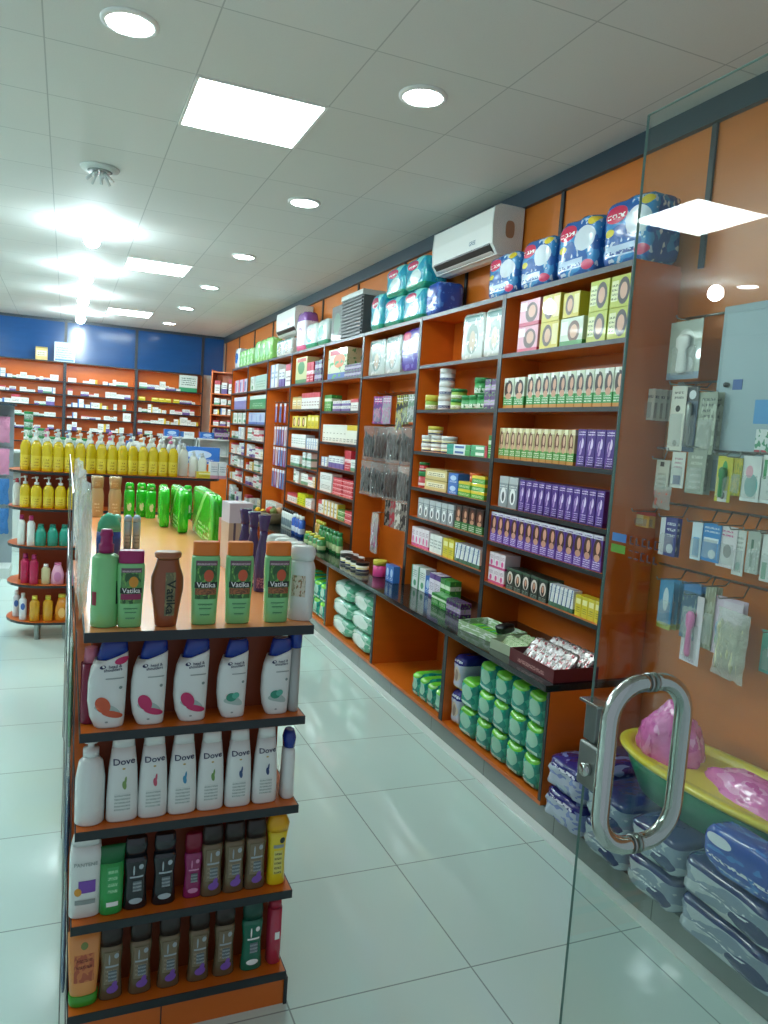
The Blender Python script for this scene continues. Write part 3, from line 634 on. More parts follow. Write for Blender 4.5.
# ---------------------------------------------------------------- packs on top of the wall units
def diaper_mat(name, base, *L): return mat(name, base, .22, layers=L, bump=.35, bscale=18, coat=.4)
D_BLUE = diaper_mat('pack_blue', '#2563ae', ('n', 4, .55, '#3b92cf'), ('n', 8, .62, '#c2d9ea'), ('e', .3, .76, .22, .13, '#d5345a'), ('t', .12, .48, .7, .84, 1, '#ffffff'), ('e', .72, .6, .22, .2, '#dbe9f4'), ('e', .85, .86, .09, .07, '#e8d23a'), ('r', .12, .72, .14, .3, '#bcd6ee'), ('t', .15, .7, .16, .28, 1, '#2a4c93'), ('e', .82, .16, .12, .08, '#d33c6a'), ('e', .2, .5, .1, .06, '#d9cf3e'))
D_TEAL = diaper_mat('pack_teal', '#139fc0', ('n', 3.5, .6, '#35c3d2'), ('d', .15, .12, .7, '#7fe0dc'), ('e', .45, .74, .26, .14, '#c93a63'), ('t', .25, .66, .68, .8, 1, '#f6f8fb'), ('e', .6, .36, .24, .22, '#d7efee'), ('r', 0, 1, 0, .16, '#1f9a7a'))
D_SILV = diaper_mat('pack_silver', '#c6d3cd', ('e', .5, .45, .25, .32, '#8fa39a'), ('e', .5, .4, .13, .22, '#c9b59c'), ('r', .1, .9, .82, .94, '#5f8f8c'), ('n', 7, .62, '#eef4f1'))
D_PURP = diaper_mat('pack_purple', '#4a3aa6', ('r', 0, 1, .4, .75, '#c9cbe6'), ('e', .3, .82, .22, .1, '#d4436f'), ('n', 5, .6, '#7c77cf'))
D_GREEN = diaper_mat('pack_green', '#168a78', ('n', 3.5, .58, '#2fb08f'), ('e', .5, .55, .3, .26, '#8fc9ae'), ('e', .5, .9, .4, .12, '#6cc93a'), ('r', .2, .8, .1, .2, '#b6e0cf'))
D_NAVY = diaper_mat('pack_navy_white', '#c9cfe2', ('r', -.1, 1.1, .72, 1.1, '#2b2f86'), ('t', .15, .85, .77, .9, 1, '#eceef8'), ('e', .5, .45, .34, .2, '#d7c7b2'), ('e', .5, .42, .16, .16, '#9a8a84'), ('r', -.1, 1.1, 0, .1, '#d9b62f'))
D_SAN = diaper_mat('pack_indigo', '#2c2a78', ('r', -.1, 1.1, 0, .7, '#b3c0d2'), ('n', 5, .58, '#7f8fc4'), ('t', .2, .8, .7, .9, 1, '#e8eaf6'))
D_CLR = diaper_mat('pack_film', '#8a9cae', ('n', 3, .5, '#b9c8cf'), ('r', -.1, 1.1, .8, 1.1, '#2a3a70'), ('e', .72, .3, .2, .2, '#2c3a6b'), ('t', .2, .7, .4, .6, 2, '#e4ebf2'))
D_NAPB = diaper_mat('pack_blue_big', '#1f4fae', ('n', 5, .6, '#3d7cd0'), ('t', .1, .9, .3, .45, 1, '#dfe8f6'), ('e', .25, .72, .16, .12, '#dfe9f4'), ('t', .1, .9, .14, .24, 1, '#9fc0ea'))
def packs(desc, m, ya, yb, n, h, d, x, z, where, name='diaper_pack', stack=1, cat='pack', nn=6, jit=.05, dz=None, skip=(), group=None, seam=True):
    w = abs(ya-yb)/n*.97
    line_up('pk_%s_%.3f_%.3f_%.3f' % (m.name, w, h, d), lambda: soft_pack(name, w, d, h, m, nn, .05, len(PROTO), m if seam else None), (x+d/2, ya, z+.0008), (x+d/2, yb, z+.0008), n, WALLROT, desc, where, cat, group, stack, dz or h*.985, jit, skip)
for i, (a, b, hh) in enumerate(((2.05, 1.73, .25), (1.70, 1.40, .265), (1.37, 1.04, .29), (1.01, .69, .30))):
    packs(['small', 'second', 'third', 'large'][i]+' blue and red nappy pack', D_BLUE, a, b, 1, hh, .2, 1.0, ZT, 'on top of the wall shelves beside the glass door' if i == 3 else ['on top of shelves, right below the air conditioner', 'on top of shelves right of the air conditioner', 'on top of shelves above the lime boxes'][i] if i < 3 else '', cat='nappy pack', group='blue nappy packs on top of the shelves')
packs('teal nappy pack', D_TEAL, 3.62, 2.90, 2, .225, .2, .995, ZT, 'on top of the third wall bay', stack=2, cat='nappy pack')
packs('tall teal and white pack', D_TEAL, 3.93, 3.64, 1, .3, .2, 1.0, ZT, 'on top of shelves beside the louvred unit', cat='nappy pack')
packs('deep blue pack', D_NAPB, 2.88, 2.66, 1, .23, .2, 1.0, ZT, 'on top of shelves left of the air conditioner', stack=1, cat='nappy pack')
packs('silver foil hair extension pack', D_SILV, 2.325, 1.80, 2, .285, .05, 1.02, 2.165, 'top shelf of second wall bay', name='foil_pack', nn=9)
packs('silver foil pack', D_SILV, 3.91, 3.26, 2, .29, .06, 1.02, 2.14, 'top shelf of third wall bay', name='foil_pack', nn=9)
packs('purple and white sanitary pack', D_PURP, 3.25, 2.88, 1, .31, .14, 1.0, 2.14, 'top shelf of third wall bay', name='sanitary_pack')
WT = front('pack_white_green', '#d3e2da', ('e', .5, .55, .3, .25, '#5fa07c'), ('r', 0, 1, .8, .95, '#3d8cae'))
packs('white and green nappy pack', diaper_mat('pk_wg', '#cfe2dc', ('e', .5, .5, .3, .25, '#58b0a0'), ('r', 0, 1, 0, .2, '#3f9a72')), 5.75, 5.0, 2, .26, .18, 1.0, ZT, 'on top of fifth wall bay', cat='nappy pack')
boxes(D, 0, 'black and green crate-shaped box', front('blackgreen', '#23302b', ('e', .5, .5, .3, .3, '#2f6b4c'), ('r', 0, 1, .85, 1, '#3c4743')), 4.95, 4.62, 1, .33, .16, z=ZT, x=1.02)
packs('tall white and purple nappy pack', diaper_mat('pk_wp', '#dcd7e6', ('r', 0, 1, .75, 1, '#8a5aa6'), ('e', .5, .4, .3, .2, '#9a7ac0'), ('r', 0, 1, 0, .15, '#c9577e')), 6.08, 5.78, 1, .42, .16, 1.0, ZT, 'on top of shelves below second air conditioner', cat='nappy pack')
packs('small pale pack', D_SILV, 6.9, 6.3, 2, .2, .16, 1.0, ZT, 'on top of sixth wall bay')
packs('lime green tissue pack', diaper_mat('pk_lime', '#8fd673', ('n', 4, .6, '#c2efa8'), ('e', .5, .5, .3, .3, '#b8ecb0')), 8.05, 7.2, 3, .29, .16, 1.0, ZT, 'on top of seventh wall bay', name='tissue_pack')
packs('pale green tissue pack', diaper_mat('pk_lime2', '#9fe089', ('n', 4, .6, '#d2f3c4')), 9.0, 8.2, 4, .24, .16, 1.0, ZT, 'on top of eighth wall bay', name='tissue_pack')
packs('white and blue cotton pack', diaper_mat('pk_wb', '#dfe8ee', ('e', .5, .5, .36, .25, '#2a6fc0')), 9.32, 9.02, 1, .3, .16, 1.0, ZT, 'at the far end above the wall shelves')
# packs in the base cabinets
packs('teal nappy pack', D_GREEN, 1.35, .76, 4, .15, .24, .745, .12, 'base cabinet nearest the door', stack=3, cat='nappy pack')
packs('green-topped teal nappy pack', D_GREEN, 1.53, 1.36, 1, .155, .24, .745, .12, 'base cabinet nearest the door', stack=2, cat='nappy pack')
packs('navy and white nappy pack', D_NAVY, 1.65, 1.54, 1, .2, .3, .76, .12, 'base cabinet nearest the door', stack=2, cat='nappy pack')
packs('teal nappy pack', D_GREEN, 2.12, 1.71, 4, .145, .24, .745, .12, 'second base cabinet', cat='nappy pack')
packs('film-wrapped green nappy bundle', diaper_mat('pk_filmg', '#a9cdbc', ('n', 4, .52, '#5fae8c'), ('e', .5, .5, .3, .3, '#e2efe6')), 3.7, 2.84, 2, .14, .3, .745, .12, 'third base cabinet', stack=3, cat='nappy pack', nn=4)
packs('deep teal nappy pack', D_GREEN, 4.7, 3.85, 5, .15, .22, .75, .12, 'fourth base cabinet', stack=2, cat='nappy pack')
# clear display trays with packets on the worktop
def tray(name, w, d, h, m, th=.004):
    bm = bmesh.new(); add_box(bm, -w/2, w/2, -d/2, d/2, 0, th)
    for a, b, c, e in ((-w/2, w/2, -d/2, -d/2+th), (-w/2, w/2, d/2-th, d/2), (-w/2, -w/2+th, -d/2+th, d/2-th), (w/2-th, w/2, -d/2+th, d/2-th)): add_box(bm, a, b, c, e, th, h)
    return bm_obj(name, bm, m)
o = tray('display_tray', .34, .2, .05, mat('tray_white_green', '#9fbf8e', .4, layers=[('n', 5, .55, '#e3ece0')])); o.location = (.90, 1.50, ZC+.0008); o.rotation_euler = (0, 0, WALLROT+.12)
tag(o, 'open white and green carton tray at left end of the nearest worktop stretch', 'tray')
o = tray('display_tray', .2, .2, .05, mat('tray_green', '#a8b79a', .4)); o.location = (.87, 1.19, ZC+.0008); o.rotation_euler = (0, 0, WALLROT+.1); tag(o, 'pale green tray of sweets packets between white tray and red tray', 'tray')
o = tray('display_tray', .36, .24, .06, mat('tray_red', '#5e1a22', .4, layers=[('t', .2, .8, .2, .8, 1, '#b98a86')])); o.location = (.87, .90, ZC+.0008); o.rotation_euler = (0, 0, WALLROT); tag(o, 'dark red display tray full of silver packets on the worktop', 'tray')
M_FOIL = mat('silver_foil', '#a5a1a0', .22, .6, layers=[('n', 6, .6, '#8e3540'), ('n', 9, .66, '#2b2b2e')], bump=.8, bscale=30)
M_FOILG = mat('green_foil', '#a9bd94', .25, .3, layers=[('n', 8, .58, '#5a8a4a'), ('n', 12, .66, '#e5e2c8')], bump=.7, bscale=30)
for j in range(2):
    for i in range(6):
        o = inst('foilpk', lambda: soft_pack('foil_packet', .085, .018, .13, M_FOIL, 4, .12, 3)); o.location = (.81+j*.1, 1.03-i*.05, ZC+.016); o.rotation_euler = (-.75, .1*(i % 3-1), WALLROT+.1*(i % 2))
        tag(o, 'silver packet in dark red tray, %s, %s row' % (pos_word(i, 6), ['front', 'back'][j]), 'packet', 'silver packets in the red tray')
for j in range(2):
    for i in range(4):
        o = inst('gpk', lambda: soft_pack('snack_packet', .06, .016, .08, M_FOILG, 4, .12, 5)); o.location = (.82+j*.09, 1.255-i*.042, ZC+.012); o.rotation_euler = (-.9, 0, WALLROT+.1)
        tag(o, 'small green foil packet in pale green tray, %s, %s row' % (pos_word(i, 4), ['front', 'back'][j]), 'packet', 'green packets in the tray')
for i in range(5):
    o = inst('gpk2', lambda: soft_pack('soap_packet', .06, .1, .025, D_GREEN, 5, .06, 8)); o.location = (.88, 1.62-i*.062, ZC+.0055); o.rotation_euler = (0, 0, WALLROT+.12)
    tag(o, 'flat green packet in white and green tray, %s' % pos_word(i, 5), 'packet', 'flat green packets in the tray')
o = soft_pack('black_pouch', .12, .06, .05, M_BLACK, 4, .1, 2); o.location = (.93, 1.42, ZC+.032); o.rotation_euler = (0, 0, .4); tag(o, 'black pouch lying on green packets in the white tray', 'pouch')
# ================================================================= shampoo gondola in the foreground
GX0, GX1, GY0, GY1 = -1.192, -.600, .020, 2.52
GS = [.108, .357, .613, .874]; GT = 1.134; YC = .13
r = root('shop_gondola'); r.location = ((GX0+GX1)/2, 1.2, 0); goff = Matrix.Translation((-(GX0+GX1)/2, -1.2, 0))
def GP(name, bm, mats): o = bm_obj(name, bm, None, r, mats=mats); o.data.transform(goff); return o
def band_board(x0, x1, y0, y1, z, th, e=.003):
    bm = bmesh.new(); add_box(bm, x0+e, x1-e, y0+e, y1-e, z-th, z, 0)
    add_box(bm, x0, x1, y0, y0+e, z-th, z-.0004, 1); add_box(bm, x0, x0+e, y0+e, y1, z-th, z-.0004, 1); add_box(bm, x1-e, x1, y0+e, y1, z-th, z-.0004, 1); return bm
bm = bmesh.new(); add_box(bm, GX0+.012, GX1-.012, GY0+.012, GY1, 0, .083, 0); add_box(bm, GX0+.004, GX0+.012, GY0+.006, GY0+.03, 0, .083, 1); add_box(bm, GX1-.012, GX1-.002, GY0+.006, GY0+.03, 0, .083, 1); add_box(bm, -.96, -.957, GY0+.0105, GY0+.0119, 0, .083, 1); GP('base', bm, [M_OR, M_EDGE])
GP('base_shelf', band_board(GX0-.006, GX1-.01, GY0, GY1, GS[0], .025), [M_OR, M_EDGE])
for k, z in enumerate(GS[1:]): GP('shelf', band_board(GX0-.004+.004*k, GX1-.006+.004*k, GY0, GY1, z, .024), [M_OR, M_EDGE])
bm = bmesh.new(); add_box(bm, GX0+.03, GX1-.045, YC, YC+.018, GS[0], GT-.032); add_box(bm, -.905, -.887, YC+.0185, GY1-.02, GS[0], GT-.032); GP('core_panel', bm, [wood_mat('shaded_orange_board', '#8f3d14', .5)])  # orange board darkened: shade behind the bottles painted into its colour
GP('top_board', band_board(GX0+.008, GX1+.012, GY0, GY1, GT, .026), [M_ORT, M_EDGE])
for y in (GY0+.1, .85, 1.68, GY1-.02):
    bm = bmesh.new(); add_box(bm, GX0-.0085, GX0-.0065, y-.012, y+.012, 0, GT-.02); GP('side_upright', bm, [M_EDGE2])
tag(r, 'freestanding orange shampoo gondola with dark shelf edges in the foreground', 'gondola')
# ---- bottles on its end
W_ = lambda a, b, py: None
T_WHITE = mat('print_white', '#eef1ec', .4); T_NAVY = mat('print_navy', '#15224e', .4); T_DARK = mat('print_dark', '#1c2a22', .4); T_GREY = mat('print_grey', '#8f9c98', .4)
T_PINK = mat('print_pink', '#c22a63', .35); T_ORG = mat('print_orange', '#cc5a36', .35); T_TEAL = mat('print_teal', '#2f8f74', .35); T_PUR = mat('print_purple', '#7b4fae', .4); T_GOLD = mat('print_gold', '#d99b3a', .4); T_RED = mat('print_red', '#8f2438', .4)
B_GREEN = mat('bottle_green', '#84d088', .25, coat=.4); B_BROWN = mat('bottle_brown', '#8c4a2a', .3, coat=.3); B_WHITE = mat('bottle_white', '#dfe5e0', .28, coat=.3)
C_ORANGE = mat('cap_orange', '#e27b27', .35); C_MAG = mat('cap_magenta', '#9c1f60', .35); C_BLUE = mat('cap_blue', '#12348c', .25, coat=.3)
def place(o, x, y, z, rz, label, cat, group=None): o.location = (x, y, z+.0008); o.rotation_euler = (0, 0, rz); return tag(o, label, cat, group)
def shop_bottle(name, mb, rings, caprings, mc, decs=(), texts=(), capn='cap'):
    o = bottle(name, rings, mb, caprings, mc, capn, 28)
    for dn, shp, dm in decs: decal(dn, rings, shp, dm, o, .0007+.0003*len([x for x in o.children]))
    for t in texts: text_on(t[0], t[1], t[2], t[3], rings, t[4], o, t[5] if len(t) > 5 else 0, .0032)
    return o
# green hair-oil shampoo with orange cap
def vatika(w, h, mc=C_ORANGE, top='#3f7a3a', fruit=T_ORG, low=None):
    hb = h*.835; R = rg((0, w*.40, w*.22), (.004, w*.43, w*.25), (hb*.35, w*.45, w*.27), (hb*.75, w*.5, w*.28), (hb*.96, w*.49, w*.27), (hb, w*.46, w*.25), n=2.8)
    Cp = rg((hb+.0005, w*.45, w*.24), (hb+.003, w*.46, w*.25), (h-.004, w*.46, w*.24), (h, w*.43, w*.21), n=2.8)
    o = bottle('shampoo_bottle', R, B_GREEN, Cp, mc, 'cap', 28)
    decal('label', R, ('r', 0, hb*.63, w*.74, hb*.5), mat('vat_label_'+top[1:], top, .35, layers=[('n', 3, .52, '#2f5c33'), ('n', 5, .6, '#79b356')]), o, .0006)
    decal('label_band', R, ('r', 0, hb*.9, w*.74, hb*.07), mat('vat_band', '#6d5560', .4, layers=[('t', .05, .95, .1, .9, 1, '#c8b4ba')]), o, .0012)
    decal('label_fruit', R, ('e', w*.08, hb*.72, w*.34, hb*.17), fruit, o, .0013)
    decal('label_name_band', R, ('r', 0, hb*.585, w*.78, hb*.085), T_DARK, o, .0016)
    decal('label_foot', R, ('r', 0, hb*.49, w*.74, hb*.09), low or mat('vat_foot', '#a8683c', .4, layers=[('n', 6, .5, '#6f4a30')]), o, .0018)
    text_on('Vatika', w*.26, 0, hb*.585, R, T_WHITE, o, 0, .0026)
    for k, zz in enumerate((.3, .24, .15)): decal('fine_print', R, ('r', 0, hb*zz, w*(.5-.08*k), hb*.025), mat('vat_fine', '#3f8a52', .4, layers=[('t', 0, 1, 0, 1, 1, '#8ccf92')]), o, .0012)
    return o
bw, bh = .068, .222
for (a, b, py, h), nm in zip(((189, 218, 610, .226), (222, 255, 609, .222), (261, 293, 608, .222)), ('left of three', 'middle of three', 'right of three')):
    xx = (a+b)/2; o = inst('vatika', lambda: vatika(.076, .224))
    place(o, {189: -0.884, 222: -0.793, 261: -0.686}[a], .075, GT, -.02, 'green shampoo bottle with orange flip cap, %s, front of gondola top' % nm, 'shampoo bottle', 'green shampoo bottles with orange caps')
o = vatika(.068, .2, C_MAG, '#5f9a55', mat('print_amber', '#d7962f', .4), mat('vat_foot_pink', '#93305a', .4)); place(o, -1.074, .07, GT, 0, 'green shampoo bottle with magenta cap beside the pump bottle', 'shampoo bottle')
R = rg((0, .032, .03), (.004, .0345, .032), (.16, .0345, .032), (.178, .034, .032), (.186, .026, .025), (.19, .014, .014), n=2.1)
o = bottle('pump_bottle', R, B_GREEN, None, None); bm = bmesh.new(); add_rings(bm, rg((.1905, .0185, .0185), (.212, .0185, .0185), (.214, .015, .015), (.232, .014, .014), (.235, .0165, .016), (.25, .0135, .013), n=2), 24); bm_obj('pump', bm, C_MAG, o, True)
decal('label', R, ('r', .029, .09, .007, .06), T_DARK, o); decal('label', R, ('r', -.027, .075, .01, .035), T_RED, o)
place(o, -1.135, .09, GT, 0, 'tall green pump bottle with magenta pump at left front corner', 'pump bottle')
R = rg((0, .026, .02), (.004, .028, .022), (.05, .034, .024), (.1, .042, .027), (.13, .0415, .027), (.155, .033, .024), (.172, .0285, .022), (.178, .0285, .022), n=2.2)
o = bottle('lotion_bottle', R, B_BROWN, rg((.1785, .027, .021), (.182, .033, .024), (.192, .035, .025), (.197, .031, .022), (.1975, .02, .015), n=2.1), mat('cap_copper', '#a2603c', .3, coat=.4), 'cap', 28)
decal('label', R, ('r', .004, .088, .026, .115), mat('olive_label', '#6d6f4f', .4, layers=[('n', 4, .55, '#8f8a5c')]), o)
text_on('Vatika', .032, .005, .08, R, T_DARK, o, -PI/2, .0022, sx=1.15)
place(o, -0.983, .07, GT, .05, 'brown waisted lotion bottle standing alone on the gondola top', 'lotion bottle')
# white bottles at the right front edge
def white_tall(): return shop_bottle('lotion_bottle', B_WHITE, rg((0, .032, .021), (.004, .036, .024), (.15, .037, .025), (.165, .033, .022), (.17, .03, .02), n=2.8), rg((.1705, .031, .021), (.19, .037, .024), (.207, .034, .021), (.213, .024, .014), n=2.6), B_WHITE, [('label', ('r', 0, .1, .04, .06), mat('floral_label', '#dcd2bd', .4, layers=[('n', 5, .55, '#a87a58'), ('n', 9, .62, '#7a8a55')]))])
for i, (x, y) in enumerate(((-.607, .09), (-.612, .16), (-.618, .23), (-.624, .3))):
    o = inst('white_tall', white_tall); place(o, x-.004, y, GT, -.6, 'white lotion bottle along the right edge of the gondola top, %s' % ('nearest of four', 'second of four', 'third of four', 'farthest of four')[i], 'lotion bottle', 'white lotion bottles on the right edge')
M_VIO = mat('bottle_violet', '#4a3770', .25, coat=.4)
def violet(): return shop_bottle('shampoo_bottle', M_VIO, rg((0, .024, .02), (.004, .026, .021), (.07, .027, .022), (.13, .022, .018), (.18, .013, .012), (.2, .013, .012), n=2.1), rg((.2005, .015, .014), (.21, .014, .013), (.24, .02, .017), (.252, .022, .018), n=2), M_VIO, [('label', ('r', 0, .03, .04, .035), mat('label_plum', '#6d3a66', .4, layers=[('n', 6, .55, '#d8a0b4')]))])
for i, (x, y) in enumerate(((-.632, .47), (-.645, .56), (-.655, .65))):
    o = inst('violet', violet); place(o, x, y, GT, 0, 'violet bottle with flared top behind the orange-capped shampoos, %s' % ('nearest', 'middle', 'farthest')[i], 'shampoo bottle', 'violet bottles on the gondola top')
# further back on the top
SILV = mat('bottle_silverblue', '#9fb6bd', .2, .3, layers=[('t', .2, .8, .2, .6, 3, '#6f7f8c')])
for i, x in enumerate((-.992, -.957)):
    o = inst('deo', lambda: shop_bottle('deodorant_bottle', SILV, rg((0, .015, .015), (.11, .016, .016), (.112, .014, .014), n=2), rg((.1125, .0155, .0155), (.13, .0155, .0155), (.139, .009, .009), (.141, .003, .003), n=2), mat('cap_paleblue', '#9cc0d2', .25)))
    place(o, x, 1.33, GT, 0, 'slim silver-blue deodorant bottle, %s of the pair' % ('left', 'right')[i], 'deodorant bottle', 'silver-blue deodorant bottles')
o = shop_bottle('deodorant_bottle', mat('bottle_mint', '#a9cdb6', .25), rg((0, .017, .017), (.11, .018, .018), (.112, .016, .016), n=2), rg((.1125, .0175, .0175), (.13, .017, .017), (.141, .009, .009), n=2), mat('cap_mint', '#7cc4ae', .25)); place(o, -1.036, 1.33, GT, 0, 'pale mint deodorant bottle beside the silver-blue pair', 'deodorant bottle')
o = shop_bottle('shower_bottle', mat('bottle_indigo', '#2e4f9c', .25), rg((0, .04, .025), (.09, .043, .027), (.12, .041, .026), n=2.2), rg((.1205, .041, .026), (.15, .038, .024), (.175, .026, .018), (.187, .008, .007), n=2.1), mat('dome_teal', '#4fbb95', .25)); place(o, -1.084, .98, GT, 0, 'blue bottle with teal domed cap behind the pump bottle', 'shower bottle')
TAN = mat('bottle_tan', '#b79a6c', .25, coat=.3, layers=[('t', .3, .7, .2, .55, 3, '#dcc9a2')])
for i, x in enumerate((-1.075, -.985)):
    o = inst('tan', lambda: shop_bottle('shampoo_bottle', TAN, rg((0, .028, .02), (.004, .032, .022), (.12, .034, .023), (.15, .028, .02), (.155, .026, .02), n=2.4), rg((.1555, .028, .021), (.21, .033, .022), (.22, .03, .02), n=2.4), TAN)); place(o, x, 2.38, GT, 0, 'tan shampoo bottle at the back of the gondola top, %s' % ('left', 'right')[i], 'shampoo bottle', 'tan bottles at the back')
LIME = mat('bottle_lime', '#22c222', .22, coat=.4, layers=[('e', .5, .4, .2, .16, '#d9f2c4'), ('n', 5, .62, '#4be03a')])
def limeb(): return shop_bottle('shampoo_bottle', LIME, rg((0, .024, .018), (.004, .027, .02), (.13, .028, .02), (.15, .025, .018), n=2.5), rg((.1505, .025, .018), (.18, .023, .017), (.19, .016, .012), n=2.3), LIME)
for i, (x, y) in enumerate(((-.9, 2.4), (-.835, 2.42), (-.79, 2.37), (-.725, 2.36), (-.595, 2.36))):
    o = inst('limeb', limeb); place(o, x-.01, y, GT, .1*i, 'bright green shampoo bottle on the back rim of the gondola top, %s' % pos_word(i, 5), 'shampoo bottle', 'bright green bottles at the back')
o = inst('limeyel', lambda: small_bottle('', .04, .15, M_YELB if 'M_YELB' in globals() else mat('yellow_liq', '#d6b911', .15, coat=.5), M_LY)()); place(o, -.662, 2.39, GT, 0, 'small yellow bottle between the bright green bottles', 'bottle')
LIMEP = mat('pack_limegreen', '#2bc91f', .25, layers=[('n', 3, .6, '#55e23a'), ('d', .9, .05, -.6, '#a5ee8c'), ('t', .1, .6, .1, .4, 3, '#c8f2b0')], bump=.3, coat=.4)
for i, (x, y, w, h, rz) in enumerate(((-.625, 1.62, .60, .235, 1.56), (-.70, 1.98, .42, .215, 1.55), (-.76, 2.12, .26, .2, 1.5))):
    o = soft_pack('wipes_pack', w, .05, h, LIMEP, 9, .05, i, LIMEP); place(o, x, y, GT, rz, 'bright green soft pack standing on the gondola top, %s' % ('large one nearest', 'middle one', 'farthest one')[i], 'pack', 'bright green soft packs')
PEACH = mat('tube_peach', '#d9a184', .3, coat=.3)
for i, y in enumerate((1.0, 1.06, 1.12, 1.18, 1.24)):
    o = inst('peach', lambda: shop_bottle('cream_tube', PEACH, rg((0, .017, .015), (.03, .018, .016), n=2), rg((.0305, .019, .017), (.13, .021, .01), (.15, .022, .002), n=2.2), mat('tube_body_peach', '#e6b79d', .3), capn='tube_body')); place(o, -.615-.012*(i % 2), y, GT, .3, 'peach cream tube between green packs and violet bottles, %s of five' % ('nearest', 'second', 'third', 'fourth', 'farthest')[i], 'cream tube', 'peach cream tubes')
o = carton('cream_box', .09, .1, .25, front('box_lav', '#dcd8e4', ('r', 0, 1, .0, .7, '#c9b49a'), ('r', .2, .3, 0, .7, '#5d4a5a'), ('r', .55, .62, 0, .7, '#8a6a4a'), ('r', .8, .86, 0, .7, '#6a4a6a'))); place(o, -.632, .90, GT, .1, 'pale lavender-topped striped box between green packs and violet bottles', 'box')
# ---- second row: white bottles with slanted blue caps
def hs(w, h, col, kind):
    W = w/2; rows = []
    for t, l, rr in ((0, -.60, .80), (.02, -.66, .84), (.12, -.86, .87), (.3, -.98, .90), (.5, -.97, .93), (.66, -.86, .95), (.78, -.66, .96)): rows.append((h*t, (l+rr)/2*W, (rr-l)/2*W, w*.26, 2.8, .0))
    R = list(rows); z = h*.8; R.append((z, .16*W, .8*W, w*.25, 2.8, .36)); R2 = rows+[(h*.86, .17*W, .8*W, w*.25, 2.8, 0)]
    o = ringed('shampoo_bottle', R, B_WHITE, None, 30)
    ringed('cap', [(z+.001, .18*W, .79*W, w*.245, 2.8, .36), (h*.93, .25*W, .68*W, w*.22, 2.8, .2), (h*.985, .27*W, .6*W, w*.19, 2.8, .06), (h, .27*W, .52*W, w*.16, 2.8, .04)], C_BLUE, o, 30)
    decal('emblem', R2, ('e', -.3*W, h*.705, w*.15, h*.042, .3), T_NAVY, o, .0016); decal('emblem_gap', R2, ('e', -.27*W, h*.71, w*.05, h*.03, .9), B_WHITE, o, .002)
    text_on('head &', w*.115, .3*W, h*.71, R2, T_NAVY, o, .06, .0022); text_on('shoulders', w*.115, .2*W, h*.672, R2, T_NAVY, o, .06, .0022)
    decal('curve_line', R2, ('r', .3*W, h*.57, w*.45, h*.012), T_GREY, o, .0012)
    decal('seal', R2, ('e', .6*W, h*.46, w*.09, h*.035), mat('seal_grey', '#7f9490', .4), o, .0012)
    if kind == 'leaf':
        decal('swoosh', R2, ('l', 0, h*.2, w*.62, h*.1, -.25), mat('swoosh_grey', '#a8bdb6', .35), o, .001); decal('leaf', R2, ('e', -.12*W, h*.27, w*.34, h*.11), T_TEAL, o, .0016); decal('leaf', R2, ('e', .15*W, h*.29, w*.24, h*.08, .4), mat('print_teal2', '#58b49c', .35), o, .002)
    else:
        decal('swoosh', R2, ('l', .0*W, h*.19, w*.7, h*.11, -.42), mat('swoosh_grey', '#a8bdb6', .35), o, .001); decal('colour_wave', R2, ('e', -.25*W, h*.27, w*.34, h*.2, .55), col, o, .0016); decal('colour_wave', R2, ('e', .22*W, h*.16, w*.55, h*.075, -.28), col, o, .002)
    decal('foot_mark', R2, ('e', -.05*W, h*.07, w*.08, h*.02), T_GREY, o, .0012)
    if kind == 'new': decal('badge', R2, ('e', .62*W, h*.775, w*.36, h*.08, .25), T_PINK, o, .003)
    return o
HS = [(-1.122, .1, .229, T_ORG, 'new', 'with orange wave and pink badge'), (-1.019, .094, .226, T_PINK, 'w', 'with pink wave, left of two'), (-0.910, .094, .224, T_PINK, 'w', 'with pink wave, right of two'), (-0.799, .085, .216, T_TEAL, 'leaf', 'with teal leaf, left of two'), (-0.676, .085, .214, T_TEAL, 'leaf', 'with teal leaf, right of two')]
for i, (x, w, h, c, k, d) in enumerate(HS): place(hs(w, h, c, k), x, .07, GS[3], .02, 'white shampoo bottle with slanted blue cap, '+d, 'shampoo bottle', 'white shampoos with slanted blue caps')
o = shop_bottle('shampoo_bottle', mat('bottle_greywhite', '#aab0ac', .3), rg((0, .014, .03), (.004, .016, .032), (.185, .016, .032), n=2.6), rg((.1855, .018, .034), (.235, .018, .034), (.24, .015, .03), n=2.6), C_BLUE); place(o, -.622, .085, GS[3], 0, 'bottle with blue cap seen edge-on at right end of second row', 'shampoo bottle')
o = shop_bottle('shower_bottle', mat('bottle_wine', '#7a1f3c', .25), rg((0, .022, .02), (.004, .024, .022), (.16, .024, .022), n=2.2), rg((.1605, .018, .016), (.2, .016, .014), n=2), mat('cap_pinkish', '#c8788c', .3)); place(o, -1.163, .1, GS[3], 0, 'dark wine-red bottle half hidden at left end of second row', 'shower bottle')
